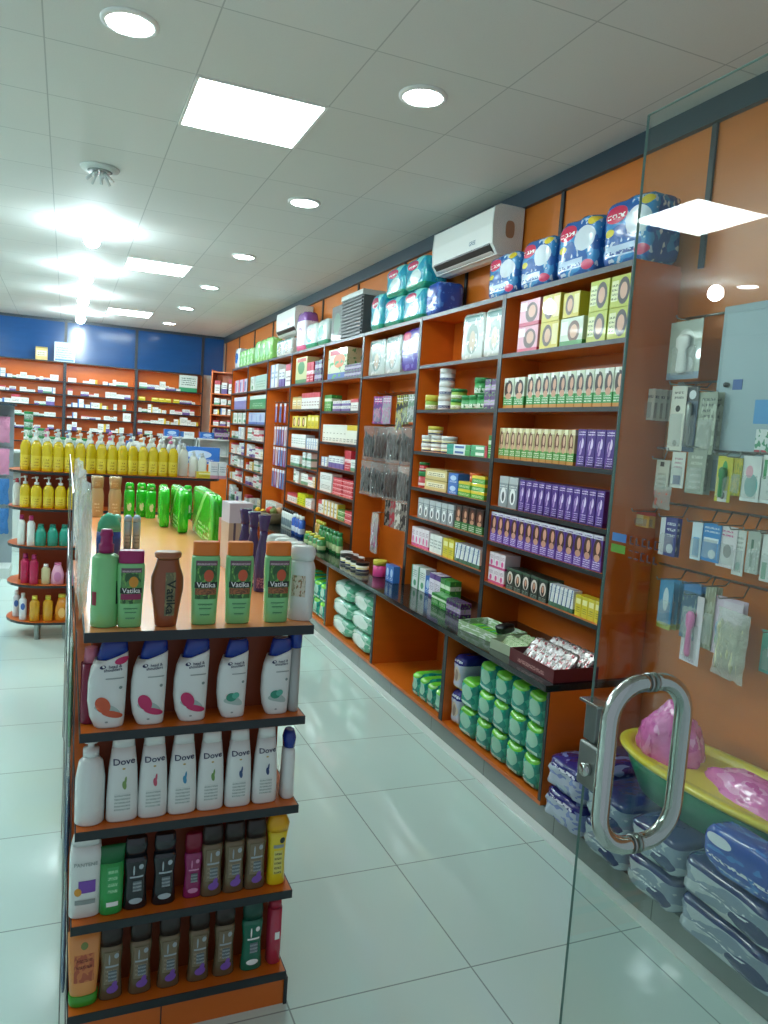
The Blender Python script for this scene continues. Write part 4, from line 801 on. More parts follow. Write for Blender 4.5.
# ---- third row: white tapered bottles
def dove(w, h, accent):
    R = rg((0, w*.46, w*.27), (.005, w*.5, w*.3), (h*.25, w*.5, w*.3), (h*.6, w*.45, w*.28), (h*.86, w*.36, w*.24), n=2.8)
    o = bottle('lotion_bottle', R, B_WHITE, rg((h*.8605, w*.36, w*.24), (h*.97, w*.33, w*.22), (h, w*.27, w*.18), n=2.8), B_WHITE, 'cap', 28)
    text_on('Dove', w*.3, 0, h*.7, R, T_NAVY, o, .04, .0018, sx=1.05)
    decal('crest', R, ('e', 0, h*.62, w*.1, h*.02), mat('print_goldish', '#b7a15a', .35, .4), o, .0012)
    decal('droplet', R, ('e', .03*w, h*.43, w*.13, h*.1, .15), accent, o, .0012); decal('droplet', R, ('e', .06*w, h*.48, w*.07, h*.1, -.1), accent, o, .0016)
    decal('fine_print', R, ('r', -.02*w, h*.24, w*.5, h*.2), mat('dove_print', '#d5dcd7', .35, layers=[('t', 0, 1, 0, 1, 5, '#93a49e')]), o, .0009)
    return o
for i, (x, w, h, c, d) in enumerate(((-1.077, .08, .235, '#7fa05c', 'pale green mark, leftmost'), (-0.999, .076, .233, '#c4536a', 'red mark'), (-0.922, .076, .228, '#3f8fb4', 'light blue mark'), (-0.846, .073, .224, '#6f9c54', 'green mark, fourth from left'), (-0.769, .073, .222, '#3d5a86', 'slate blue mark, fifth from left'), (-0.693, .07, .222, '#2c4470', 'navy mark, rightmost'))):
    place(dove(w, h, mat('accent_'+c[1:], c, .35)), x, .07, GS[2], .03, 'white tapered lotion bottle with '+d+', third gondola row', 'lotion bottle', 'white tapered lotion bottles')
o = bottle('pump_bottle', rg((0, .034, .03), (.004, .037, .032), (.12, .037, .032), (.165, .03, .028), (.18, .016, .016), n=2.1), B_WHITE, None, None); bm = bmesh.new(); add_rings(bm, rg((.1805, .02, .02), (.2, .02, .02), (.202, .008, .008), (.215, .008, .008), (.2155, .018, .016), (.228, .016, .014), n=2), 20); bm_obj('pump', bm, B_WHITE, o, True)
place(o, -1.157, .075, GS[2], 0, 'plain white pump bottle at left end of third gondola row', 'pump bottle')
o = shop_bottle('lotion_bottle', B_WHITE, rg((0, .018, .026), (.004, .02, .028), (.14, .018, .026), (.15, .014, .02), n=2.4), rg((.1505, .017, .024), (.178, .019, .026), (.19, .016, .022), (.2, .012, .016), n=2.2), C_BLUE); place(o, -.622, .085, GS[2], 0, 'white bottle with blue cap at right end of third row', 'lotion bottle')
# ---- fourth row
o = shop_bottle('shampoo_bottle', B_WHITE, rg((0, .036, .022), (.004, .039, .025), (.165, .04, .025), (.198, .037, .023), n=3), rg((.1985, .037, .023), (.22, .032, .02), (.228, .026, .015), n=2.8), B_WHITE, [('label_patch', ('r', .004, .088, .042, .034), T_PUR), ('label_ring', ('e', -.018, .075, .018, .022), T_GOLD), ('fine_print', ('r', 0, .046, .05, .012), T_GREY)], [('PANTENE', .0135, 0, .15, T_GREY)]); place(o, -1.162, .075, GS[1], 0, 'white shampoo bottle with small purple label, fourth gondola row', 'shampoo bottle')
R = rg((0, .026, .018), (.004, .029, .02), (.14, .031, .012), n=2.6)
GRN = mat('tube_green', '#27a04c', .3, coat=.3)
o = shop_bottle('cream_tube', GRN, R, rg((.1405, .031, .012), (.165, .033, .006), (.186, .034, .003), n=2.4), mat('tube_green_dark', '#156a3a', .3), [('label', ('r', .002, .095, .03, .07), mat('tube_print', '#3aa55c', .35, layers=[('t', .1, .9, 0, 1, 4, '#a9ddb0')])), ('mark', ('r', .002, .03, .03, .012), T_WHITE)]); place(o, -1.097, .065, GS[1], .03, 'green cream tube between white shampoo and black bottles', 'cream tube')
def contour(w, h, mb, mc, capf=.26, tx=T_WHITE, flower=None, plate=None):
    hb = h*(1-capf); R = rg((0, w*.48, w*.28), (.004, w*.52, w*.3), (hb*.25, w*.47, w*.27), (hb*.6, w*.43, w*.25), (hb*.9, w*.5, w*.28), (hb, w*.46, w*.26), n=2.6)
    o = bottle('lotion_bottle', R, mb, rg((hb+.0005, w*.44, w*.25), (hb+(h-hb)*.5, w*.48, w*.26), (h*.98, w*.44, w*.23), (h, w*.38, w*.18), n=2.6), mc, 'cap', 24)
    if plate: decal('label', R, ('r', 0, hb*.6, w*.62, hb*.6), plate, o)
    decal('logo_stroke', R, ('e', -.1*w, hb*.76, w*.07, hb*.2), tx, o, .0014); decal('logo_stroke', R, ('e', .2*w, hb*.82, w*.2, hb*.1), tx, o, .0014); decal('logo_base', R, ('r', .02*w, hb*.63, w*.56, hb*.035), tx, o, .0014)
    decal('fine_print', R, ('r', .05*w, hb*.45, w*.36, hb*.2), mat('fine_'+mb.name, '#5c6a70', .4, layers=[('t', 0, 1, 0, 1, 3, '#a9b4b4')]), o, .0012)
    if flower: decal('flower', R, ('e', .06*w, hb*.2, w*.5, hb*.14, .2), flower, o, .0014); decal('flower', R, ('e', .14*w, hb*.28, w*.22, hb*.14, -.3), flower, o, .0017)
    else: decal('heart_badge', R, ('e', 0, hb*.17, w*.56, hb*.11), tx, o, .0014)
    return o
BLK = mat('bottle_black', '#171c22', .22, coat=.4); TAU = mat('bottle_taupe', '#6f6148', .25, .35, coat=.2); TAUC = mat('cap_taupe', '#2a231f', .35); TAUP = mat('label_taupe', '#7b6f58', .35, layers=[('t', .1, .9, .1, .5, 3, '#a79c86')])
T_SIL = mat('print_silver', '#a9b6bc', .3, .2); T_BLKG = mat('print_charcoal', '#33302c', .4)
for i, (x, h) in enumerate(((-1.035, .196), (-0.960, .208))):
    o = inst('black_b', lambda: contour(.062, .2, BLK, BLK, .27, T_SIL)); place(o, x, .07, GS[1], .02, 'black lotion bottle with silver print, %s of the pair' % ('left', 'right')[i], 'lotion bottle', 'black lotion bottles')
o = contour(.05, .185, mat('bottle_magenta', '#8d1f5c', .25, coat=.3), mat('cap_crimson', '#7a1530', .3), .3, mat('print_rose', '#d48fb8', .35)); place(o, -0.882, .075, GS[1], 0, 'magenta lotion bottle right of the black pair', 'lotion bottle')
for i, x in enumerate((-0.831, -0.769, -0.708)):
    o = inst('taupe', lambda: contour(.06, .205, TAU, TAUC, .26, T_SIL, T_PUR, TAUP)); place(o, x, .07, GS[1], .02, 'taupe lotion bottle with purple flower, %s of three, fourth gondola row' % ('left', 'middle', 'right')[i], 'lotion bottle', 'taupe bottles in the fourth row')
YW = mat('bottle_yellow', '#e3cb1d', .3, coat=.3); R = rg((0, .024, .02), (.004, .027, .022), (.07, .024, .02), (.13, .026, .021), (.16, .03, .022), n=2.5)
o = shop_bottle('shampoo_bottle', YW, R, rg((.1605, .031, .023), (.18, .034, .024), (.205, .024, .018), (.21, .018, .012), n=2.3), mat('cap_yellow', '#d9a514', .3), [('emblem', ('e', .01, .135, .016, .018), T_DARK), ('label', ('r', 0, .07, .026, .07), mat('yellow_print', '#d6cf6a', .35, layers=[('t', .1, .9, 0, 1, 5, '#4b4a20')])), ('mark', ('r', 0, .118, .03, .01), T_GREY)]); place(o, -0.644, .075, GS[1], .03, 'bright yellow shampoo bottle at right end of fourth row', 'shampoo bottle')
# ---- bottom row
R = rg((0, .03, .022), (.02, .036, .024), (.0205, .03, .02), (.032, .034, .02), (.1, .038, .018), (.205, .042, .005), n=2.5)
o = shop_bottle('cream_tube', mat('tube_orange', '#e0954e', .3, coat=.3), [x for x in R[2:]], None, None, [('label', ('r', 0, .105, .05, .075), mat('tube_or_print', '#cc7a48', .35, layers=[('n', 4, .5, '#b3593c'), ('t', .1, .9, .5, .95, 2, '#6e2c1a')])), ('emblem', ('e', 0, .165, .018, .02), mat('print_olive', '#7d8a4a', .4))])
ringed('cap', rg((0, .034, .022), (.004, .036, .024), (.03, .037, .023), n=2.5), mat('cap_green', '#3f9a2c', .3), o, 24); place(o, -1.159, .07, GS[0], .02, 'orange cream tube with green cap at left of bottom row', 'cream tube')
for i, x in enumerate((-1.090, -1.014, -0.938, -0.857, -0.785)):
    o = inst('taupe', lambda: None); place(o, x, .07, GS[0], .02, 'taupe lotion bottle with purple flower, bottom gondola row, %s' % pos_word(i, 5), 'lotion bottle', 'taupe bottles in the bottom row')
o = contour(.062, .205, mat('bottle_teal', '#0f6a50', .25, coat=.3), mat('cap_darkteal', '#0d4a3c', .3), .26, T_WHITE); place(o, -0.705, .07, GS[0], .02, 'dark green lotion bottle in the bottom gondola row', 'lotion bottle')
o = shop_bottle('shower_bottle', mat('bottle_crimson', '#b03048', .25, coat=.3), rg((0, .018, .022), (.004, .021, .026), (.17, .02, .024), n=2.6), rg((.1705, .019, .022), (.195, .017, .02), n=2.4), mat('cap_rose', '#a02840', .3), [('mark', ('r', .004, .09, .014, .022), T_WHITE)]); place(o, -0.637, .08, GS[0], 0, 'crimson bottle seen edge-on at right end of bottom row', 'shower bottle')
# ---- hanging plastic packets down the left side of the gondola
FILM = [clear_mat('film_%d' % i, c, a, .12, 1, 38) for i, (c, a) in enumerate((('#eef6f3', .4), ('#cfdfe0', .42), ('#a5c2ae', .6), ('#f4faf7', .4), ('#8a9db0', .55)))]
rr = root('packet_rail'); bm = bmesh.new()
for z in (.4, .75, 1.1): add_tube(bm, [(0, -.1, z), (0, 1.95, z)], .003, 6)
for y in (-.1, .92, 1.95): add_tube(bm, [(0, y, 0), (0, y, 1.47)], .0022, 6)
add_tube(bm, [(0, -.1, 1.47), (0, 1.95, 1.47)], .002, 6)
bm_obj('wire_frame', bm, M_STEEL, rr); rr.location = (-1.216, .22, .002); tag(rr, 'wire frame carrying hanging plastic packets down the left side of gondola', 'rack')
for k, zt in enumerate((1.468, 1.095, .745, .395)):
    for i in range(10):
        t = (i+k*2) % 5 if k else (0, 3, 0, 3, 1, 3, 0, 3, 0, 3)[i]; up = k == 0
        o = inst('strip_bag_%d_%d' % (t, up), lambda: clear_bag('hanging_packet', .18, .325 if up else .335, .03 if up else .010, FILM[t], None if up else mat('strip_cont_%d' % t, ['#dfe3da', '#6f8aa6', '#6b9c76', '#e9e9e3', '#4a5f80'][t], .5), t+i, 3))
        o.location = (-1.185+.005*(i % 3) if up else -1.2085, .19+i*.195, zt); o.rotation_euler = (0, 0, PI/2+(.12*((i % 3)-1) if up else 0))
        tag(o, 'clear hanging packet on gondola left side, %s row, %s from the front' % (['top', 'second', 'third', 'bottom'][k], ORD[i]), 'packet', 'clear packets on the gondola side')
# ================================================================= rounded gondola behind, with yellow bottles
RX0, RX1, RY0, RY1 = -1.62, -.09, 4.0, 4.56; RS = [.145, .42, .705, .982, 1.25]
def round_shelf(z, th, ext=0):
    bm = bmesh.new(); rad = (RY1-RY0)/2+ext; cy = (RY0+RY1)/2; pts = []
    for cx, a0 in ((RX0+.28, PI/2), (RX1-.1, -PI/2)):
        rx = rad if a0 > 0 else .1
        for k in range(13): a = a0+PI*k/12; pts.append((cx+math.cos(a)*rx, cy+math.sin(a)*rad))
    lo = [bm.verts.new((x, y, z-th)) for x, y in pts]; hi = [bm.verts.new((x, y, z)) for x, y in pts]
    bm.faces.new(lo[::-1]); bm.faces.new(hi); n = len(pts)
    for k in range(n): f = bm.faces.new((lo[k], lo[(k+1) % n], hi[(k+1) % n], hi[k])); f.material_index = 1
    bmesh.ops.recalc_face_normals(bm, faces=bm.faces); return bm
r = root('round_ended_gondola'); r.location = (-.85, 4.28, 0); ro = Matrix.Translation((.85, -4.28, 0))
for z in RS: o = bm_obj('shelf', round_shelf(z, .018), None, r, mats=[M_OR, M_EDGE]); o.data.transform(ro)
bm = bmesh.new(); add_box(bm, RX0+.08, RX1-.06, 4.262, 4.298, RS[0], RS[-1]-.018); o = bm_obj('core_panel', bm, wood_mat('shaded_orange_board2', '#a0430f', .5), r); o.data.transform(ro)
bm = bmesh.new()
for x in (-1.21, -.3, -1.4):
    for y in (4.1, 4.45): add_tube(bm, [(x, y, 0), (x, y, .128)], .022, 10)
o = bm_obj('foot', bm, M_STEEL, r); o.data.transform(ro)
tag(r, 'low gondola with rounded left end full of yellow bottles, behind the shampoo gondola', 'gondola')
M_YELB = mat('yellow_liquid', '#d6b911', .15, coat=.6, layers=[('r', -.1, 1.1, .12, .5, '#e3cc3a'), ('t', .3, .7, .16, .46, 3, '#a8861a')]); PUMPW = mat('pump_white', '#e6ebe4', .3)
YP = lambda: pump_bottle('pump_bottle', .074, .05, .29, M_YELB, PUMPW, .76)
n = 15; 
for i in range(n):
    x = -1.505+i*.0735; y = 4.06 if i > 1 else (4.17 if i == 0 else 4.1)
    o = inst('yp', YP); place(o, x, y, RS[4], random.uniform(-.4, .4), 'yellow pump bottle in the front row on top, %s' % pos_word(i, n), 'pump bottle', 'yellow pump bottles on the rounded gondola')
capc = ['#d8dfe2', '#e07aa8', '#c9d2dc', '#8fa9cf', '#e39a5a', '#e6e6e0']
for i in range(n):
    t = i % 6; o = inst('bk%d' % t, lambda: pump_bottle('pump_bottle', .075, .05, .31, mat('backb%d' % t, '#d9dfda', .3), mat('backcap%d' % t, capc[t], .3), .8)); place(o, -1.44+i*.0735, 4.18, RS[4], random.uniform(-1, 1), 'pale pump bottle just behind the yellow row on top, %s' % pos_word(i, n), 'pump bottle', 'pale pump bottles behind the yellow row')
for i, (x, w, h) in enumerate(((-.385, .07, .26), (-.31, .07, .2), (-.24, .07, .19))):
    o = pump_bottle('lotion_bottle', w, .05, h, B_WHITE, mat('cap_palegrey', '#cfd8dc', .3), .84); place(o, x, 4.15, RS[4], 0, 'white bottle right of the yellow bottles, %s of three' % ('left', 'middle', 'right')[i], 'bottle', 'white bottles beside the yellow ones')
o = carton('cotton_box', .13, .08, .05, F_YEL); place(o, -.235, 4.06, RS[4], 0, 'low yellow box in front of white bottles on the rounded gondola', 'box')
for i, x in enumerate((-.12, -.055)):
    o = inst('wb', lambda: carton('cream_box', .06, .06, .13, front('box_wt', '#dfe3e6', ('r', 0, 1, 0, .2, '#c98fa4'), ('t', .1, .9, .4, .8, 3, '#8f98a8')))); place(o, x-.05, 4.05, RS[4], .1, 'white and pink box at right end of rounded gondola top, %s' % ('left', 'right')[i], 'box', 'white and pink boxes at the end')
def rbot(k, z, xs, key, fn, desc, cat='bottle', y=4.07):
    for i, x in enumerate(xs): o = inst(key, fn); place(o, x, y+(.16 if x < -1.52 else .05 if x < -1.46 else 0), z, 0, '%s, %s shelf of rounded gondola%s' % (desc, k, ', '+pos_word(i, len(xs)) if len(xs) > 1 else ''), cat, desc+' on the rounded gondola' if len(xs) > 1 else None)
rbot('second', RS[3], (-1.50, -1.425, -1.345, -1.265, -1.185, -1.105), 'yp2', lambda: pump_bottle('pump_bottle', .075, .05, .23, M_YELB, PUMPW, .74), 'small yellow pump bottle')
rbot('second', RS[3], (-1.56,), 'wp2', lambda: pump_bottle('lotion_bottle', .06, .05, .2, B_WHITE, mat('cap_redd', '#b8404a', .3), .85), 'white bottle with red cap')
rbot('third', RS[2], (-1.52, -1.455), 'wl3', lambda: small_bottle('', .055, .22, B_WHITE, C_MAG)(), 'slim white bottle with pink cap')
rbot('third', RS[2], (-1.39, -1.31, -1.23), 'tl3', lambda: small_bottle('', .075, .16, mat('bottle_seagreen', '#1f9a84', .2, coat=.4), mat('cap_seagreen', '#157a68', .3), .12, .3)(), 'sea-green baby bottle')
rbot('third', RS[2], (-1.14,), 'wbl', lambda: small_bottle('', .09, .2, mat('bottle_babyw', '#dfe9f0', .3, layers=[('e', .5, .35, .25, .2, '#5d9ad0')]), mat('cap_babyblue', '#4a8fcf', .3), .12, .35)(), 'white baby bottle with blue mark')
rbot('fourth', RS[1], (-1.49, -1.43), 'rd4', lambda: small_bottle('', .06, .22, mat('bottle_red4', '#b32450', .3), C_MAG)(), 'crimson bottle')
rbot('fourth', RS[1], (-1.35,), 'cr4', lambda: small_bottle('', .06, .15, mat('bottle_cream4', '#cfc89a', .3), M_LW, .14)(), 'cream bottle')
rbot('fourth', RS[1], (-1.27, -1.17, -1.08), 'pk4', lambda: small_bottle('', .088, .16, mat('bottle_babyp', '#e4a9c4', .3, layers=[('e', .5, .4, .28, .25, '#cf86b4')]), mat('cap_babyp', '#de7fae', .3), .1, .4)(), 'pink baby lotion bottle')
rbot('lowest', RS[0], (-1.55, -1.5), 'wb5', lambda: small_bottle('', .05, .2, mat('bottle_w5', '#e0e6ea', .3, layers=[('e', .5, .6, .3, .15, '#4a6fb8')]), M_LW)(), 'white and blue bottle')
rbot('lowest', RS[0], (-1.42, -1.33), 'oy5', lambda: small_bottle('', .07, .19, mat('bottle_amber5', '#cf9a22', .15, coat=.6), M_LY)(), 'amber baby oil bottle')
rbot('lowest', RS[0], (-1.235, -1.125), 'oo5', lambda: small_bottle('', .095, .2, mat('bottle_orange5', '#d98a1c', .15, coat=.6, layers=[('e', .5, .35, .25, .22, '#eec06a')]), M_LY, .12, .4)(), 'wide orange baby oil bottle')
# ================================================================= air conditioners and boxes over the shelves
def split_ac():
    r = root('air_conditioner'); L, D, Hh = .80, .205, .285      # along y, depth, height; wall side at +x
    prof = [(0, .03), (0, Hh), (-D*.8, Hh), (-D*.97, Hh*.93), (-D, Hh*.6), (-D*.97, Hh*.2), (-D*.78, .0), (-D*.3, -.0), (0, .03)][:-1]
    def ext(p, y0, y1, name, m):
        bm = bmesh.new(); a = [bm.verts.new((x, y0, z)) for x, z in p]; b = [bm.verts.new((x, y1, z)) for x, z in p]; n = len(p)
        bm.faces.new(a); bm.faces.new(b[::-1])
        for k in range(n): bm.faces.new((a[k], b[k], b[(k+1) % n], a[(k+1) % n]))
        bmesh.ops.recalc_face_normals(bm, faces=bm.faces); return bm_obj(name, bm, m, r)
    ext(prof, -L/2, L/2, 'body', M_WHITE)
    for s in (-1, 1): ext([(x*1.012, z*1.01-.001) for x, z in prof], s*L/2-(.012 if s > 0 else 0), s*L/2+(0 if s > 0 else .012), 'end_cap', M_OFF)
    ext([(-D*.995, .052), (-D*1.0, .062), (-D*.86, .02), (-D*.80, .006)], -L/2+.03, L/2-.03, 'air_slot', M_BLACK)
    ext([(-D*.9, .014), (-D*.93, .018), (-D*.6, -.004), (-D*.58, -.009)], -L/2+.03, L/2-.03, 'louvre', M_WHITE)
    me = text_mesh('GREE', .035); 
    for v in me.vertices: v.co = (-D*1.004-.0012, -v.co.x-.16, v.co.y+.1)
    link('logo', me, r, mat('logo_blue', '#3f6f8c', .4))
    bm = bmesh.new(); add_rings(bm, rg((0, .045, .03), (.001, .045, .03), n=3), 20)
    for v in bm.verts: v.co = Vector((-D*.45+v.co.y*1.0, -L/2-.003+(-v.co.z), .15+v.co.x*1.1))
    bm_obj('energy_label', bm, mat('energy_label', '#a88468', .5), r)
    return r
for i, (y, l) in enumerate(((2.45, 'large white split air conditioner on the right wall above silver packs'), (6.64, 'distant white split air conditioner above the sixth wall bay'))):
    o = inst('ac', split_ac); o.location = (XW-.013, y, 2.775 if i == 0 else 2.74); tag(o, l, 'air conditioner')
r = root('louvred_unit'); box('body', -.11, .11, -.26, .26, 0, .33, mat('louvre_grey', '#565c5c', .5), r)
bm = bmesh.new()
for k in range(11): add_box(bm, -.122, -.1101, -.25, .25, .012+k*.029, .028+k*.029)
bm_obj('louvre', bm, mat('louvre_slat', '#474d4d', .45), r); box('top_cover', -.125, .115, -.27, .27, .3305, .375, M_OFF, r, .006)
r.location = (1.11, 4.33, ZT+.001); tag(r, 'dark grey louvred box with white top on top of fourth wall bay', 'ventilation unit')
# ================================================================= hanging goods
def hook_rail(name, x, y0, y1, z, prongs, plen=.1):
    r = root(name); r.location = (x, (y0+y1)/2, z); bm = bmesh.new(); add_tube(bm, [(0, (y0-y1)/2, 0), (0, (y1-y0)/2, 0)], .005, 8); bm_obj('bar', bm, M_STEEL, r, True)
    for py in prongs:
        bm = bmesh.new(); add_tube(bm, [(-.001, py-(y0+y1)/2, .004), (-plen, py-(y0+y1)/2, .006), (-plen-.008, py-(y0+y1)/2, .018)], .003, 6); bm_obj('hook', bm, M_STEEL, r, True)
    return r
HOOKS = []
def card_mat(name, base, *L): return mat('card_'+name, base, .35, layers=L, coat=.3)
M_BLI = clear_mat('blister', '#dfe8e6', .2, .08, .2, 20); M_BAGF = clear_mat('bag_film', '#dfe6de', .35, .1, .7, 40)
def hang(wt, mats, desc, n=1, cat='card', name='blister_card', gap=.012, blister=True, prod=None, rot=0, bag=None):
    y, z, w, h = wt; HOOKS.append((y, z))
    for i in range(n):
        key = '%s_%s_%.3f_%.3f' % (name, mats.name if mats else 'bag', w, h)
        o = inst(key, (lambda: clear_bag(name, w, h, .03, M_BAGF, bag, 4, 5)) if bag else (lambda: hang_card(name, w, h, mats, M_BLI if blister else None, prod=prod)))
        o.location = (1.12+i*gap*1.3, y-.004*i, z); o.rotation_euler = (0, 0, WALLROT+rot+.06*((i*7) % 3-1))
        d = desc+('' if n == 1 else ', '+['front', 'second', 'third', 'fourth', 'fifth', 'sixth'][i]+' on its hook')
        tag(o, d, cat, desc if n > 1 else None)
hang((0.539, 2.229, 0.191, 0.240), card_mat('kit', '#a9b3a6', ('e', .5, .6, .3, .26, '#c9d0c8'), ('e', .62, .25, .18, .13, '#e9eceb'), ('r', 0, 1, 0, .12, '#7f93a6')), 'grey grooming kit card with white clipper on the topmost rail', prod=M_WHITE)
hang((0.737, 1.955, 0.114, 0.136), card_mat('yel', '#e3e6dc', ('r', .1, .6, .1, .6, '#e0c92a'), ('t', .1, .9, .7, .9, 1, '#7a7f88')), 'small white card with yellow square on second rail', 4, gap=.02)
hang((0.541, 1.962, 0.091, 0.271), card_mat('tallw', '#dfe0d4', ('e', .5, .65, .16, .05, '#2b3330'), ('e', .5, .12, .14, .05, '#8f948c'), ('t', .2, .8, .8, .95, 2, '#7a8078')), 'tall white card beside nail scissors on second rail', 2)
hang((0.466, 1.955, 0.071, 0.265), card_mat('sciss', '#3d4f66', ('r', 0, 1, .78, 1, '#1a2029'), ('e', .5, .88, .28, .07, '#dfe5e8')), 'dark blue scissors card on second rail', 1, prod=M_STEEL)
hang((0.382, 1.932, 0.103, 0.250), card_mat('clrc', '#8f9a86', ('t', .2, .9, .5, .95, 5, '#3d4a44'), ('n', 5, .55, '#b5beab')), 'greenish clear card right of the scissors on second rail', 2, gap=.02)
hang((0.593, 1.649, 0.083, 0.153), card_mat('wr', '#cfcdbf', ('r', .3, .6, .82, .95, '#3a2c2c'), ('r', 0, 1, 0, .14, '#b83a4a'), ('t', .2, .8, .3, .7, 3, '#9a9588')), 'cream card with red foot on third rail', 2)
hang((0.506, 1.687, 0.079, 0.149), card_mat('wp', '#dfe2da', ('r', .2, .75, .1, .35, '#3a4a8c'), ('t', .2, .8, .55, .9, 3, '#b58a94')), 'white card with indigo square on third rail', 1)
hang((0.407, 1.708, 0.106, 0.185), card_mat('clr2', '#9aa393', ('t', .2, .8, .1, .9, 6, '#c4cabc')), 'grey-green clear card on third rail', 2, gap=.02)
hang((0.260, 1.682, 0.078, 0.177), card_mat('yg', '#cfc81f', ('e', .5, .55, .22, .35, '#2f9a3a'), ('r', .2, .8, 0, .25, '#e4e4dc'), ('e', .5, .14, .16, .08, '#2a2a30')), 'yellow and green toothbrush card on third rail', 1, prod=M_LG)
hang((0.200, 1.678, 0.047, 0.144), card_mat('yg2', '#c4b51c', ('n', 5, .5, '#8f9a24')), 'narrow olive-yellow card on third rail', 2)
hang((0.135, 1.689, 0.089, 0.170), card_mat('tp', '#dfe6e2', ('e', .55, .35, .35, .25, '#3fa3a0'), ('e', .4, .65, .2, .14, '#e2a9b8')), 'white card with teal and pink toys on third rail', 2, prod=None)
hang((0.054, 1.696, 0.072, 0.176), card_mat('w3', '#e2e6e2', ('r', .1, .3, .5, .9, '#3a9a5c'), ('t', .4, .9, .2, .8, 4, '#a9b3ae')), 'white card at right edge of the third rail', 1)
hang((0.689, 1.414, 0.101, 0.066), card_mat('org', '#d9a23c', ('r', .1, .6, .2, .8, '#e6d9a0'), ('r', 0, 1, .8, 1, '#c23a3a')), 'small orange carton card left of the violet card', 2, gap=.02)
hang((0.522, 1.411, 0.103, 0.163), card_mat('vio', '#2c2f88', ('r', 0, .3, 0, 1, '#dfe3ea'), ('t', .4, .9, .5, .95, 3, '#dfe3f2'), ('e', .66, .2, .2, .12, '#dfe3f2')), 'violet and white card on fourth rail', 2)
hang((0.364, 1.411, 0.057, 0.152), card_mat('lb', '#cfe0ea', ('r', .2, .8, .1, .6, '#5a9acc')), 'pale blue card edge on fourth rail', 1)
hang((0.289, 1.416, 0.099, 0.152), card_mat('blu', '#2a86cc', ('r', .1, .9, .5, .62, '#dfeaf2'), ('e', .6, .2, .2, .12, '#e3eef6'), ('t', .1, .9, .75, .95, 2, '#cfe2f2')), 'bright blue card on fourth rail', 1)
hang((0.210, 1.415, 0.095, 0.160), card_mat('wpk', '#e4dfe2', ('t', .2, .8, .75, .95, 2, '#c04a8a'), ('e', .55, .4, .22, .16, '#6a5a60')), 'white card with pink lettering on fourth rail', 1)
hang((0.150, 1.408, 0.054, 0.172), card_mat('wg', '#d7dcd8', ('e', .5, .2, .22, .1, '#7fb0a0'), ('t', .2, .8, .6, .9, 3, '#9aa8a0')), 'white comb card on fourth rail', 1)
hang((0.087, 1.413, 0.061, 0.158), card_mat('grc', '#b5beb6', ('r', .3, .5, .1, .8, '#5a7a68'), ('n', 5, .6, '#d5dad4')), 'grey-green comb card on fourth rail', 3, gap=.018)
hang((0.015, 1.412, 0.071, 0.175), card_mat('wgr', '#dfe3df', ('r', .1, .4, .05, .4, '#4fa07a')), 'white and green card at right end of fourth rail', 1)
hang((0.496, 1.149, 0.085, 0.209), card_mat('tb', '#3f8fbf', ('e', .5, .6, .2, .24, '#d5e4ec'), ('r', 0, 1, 0, .12, '#a8b04a')), 'blue and white toothbrush card on lowest rail', 3, gap=.018)
hang((0.356, 1.161, 0.099, 0.229), card_mat('dt', '#3c5a78', ('r', 0, 1, .85, 1, '#3a78b4'), ('n', 5, .58, '#7f958f')), 'dark blue card behind the pink soother card', 2, gap=.02)
hang((0.338, 1.118, 0.114, 0.280), card_mat('pk', '#e2dbe2', ('e', .45, .72, .24, .12, '#cf4f96'), ('e', .45, .3, .07, .12, '#8a70b8'), ('t', .2, .8, .02, .12, 1, '#b0a4b4')), 'long white card with pink soother on lowest rail', 1, prod=mat('soother_pink', '#d97ab0', .3), rot=-.06)
hang((0.260, 1.168, 0.055, 0.250), card_mat('olv', '#8f9078', ('n', 4, .55, '#b3b49e')), 'olive clear card right of the pink soother card', 2, gap=.02)
hang((0.167, 1.141, 0.140, 0.227), card_mat('lil', '#d9c4d6', ('e', .3, .45, .22, .16, '#4f86bf'), ('e', .3, .25, .2, .12, '#6fb07a'), ('r', .3, 1, .75, .95, '#e3d6e2')), 'lilac card with blue and green blocks on lowest rail', 2)
hang((-0.043, 1.065, 0.098, 0.156), card_mat('tl', '#5fb09c', ('r', .3, 1, .4, .9, '#cfe2dc')), 'teal card at right edge below the lowest rail', 1)
y, z, w, h = (0.075, 1.116, 0.162, 0.258)
o = clear_bag('hanging_bag', w, h, .04, M_BAGF, mat('sponge_beige', '#b7b491', .6, layers=[('n', 6, .55, '#d6d2b0')]), 4, 5); o.location = (1.05, y, z); o.rotation_euler = (0, .03, WALLROT-.08); tag(o, 'clear bag of beige bath sponges hanging in front of lilac card', 'bag')
o = clear_bag('hanging_bag', .1, .1, .03, M_BAGF, mat('straw_red', '#c2503c', .5), 9, 4); o.location = (1.12, .70-.12, 1.54); o.rotation_euler = (0, 0, WALLROT); tag(o, 'small clear bag with red contents on fourth rail near the shelf end', 'bag')
zs = [2.262, 1.985, 1.70, 1.462, 1.19]
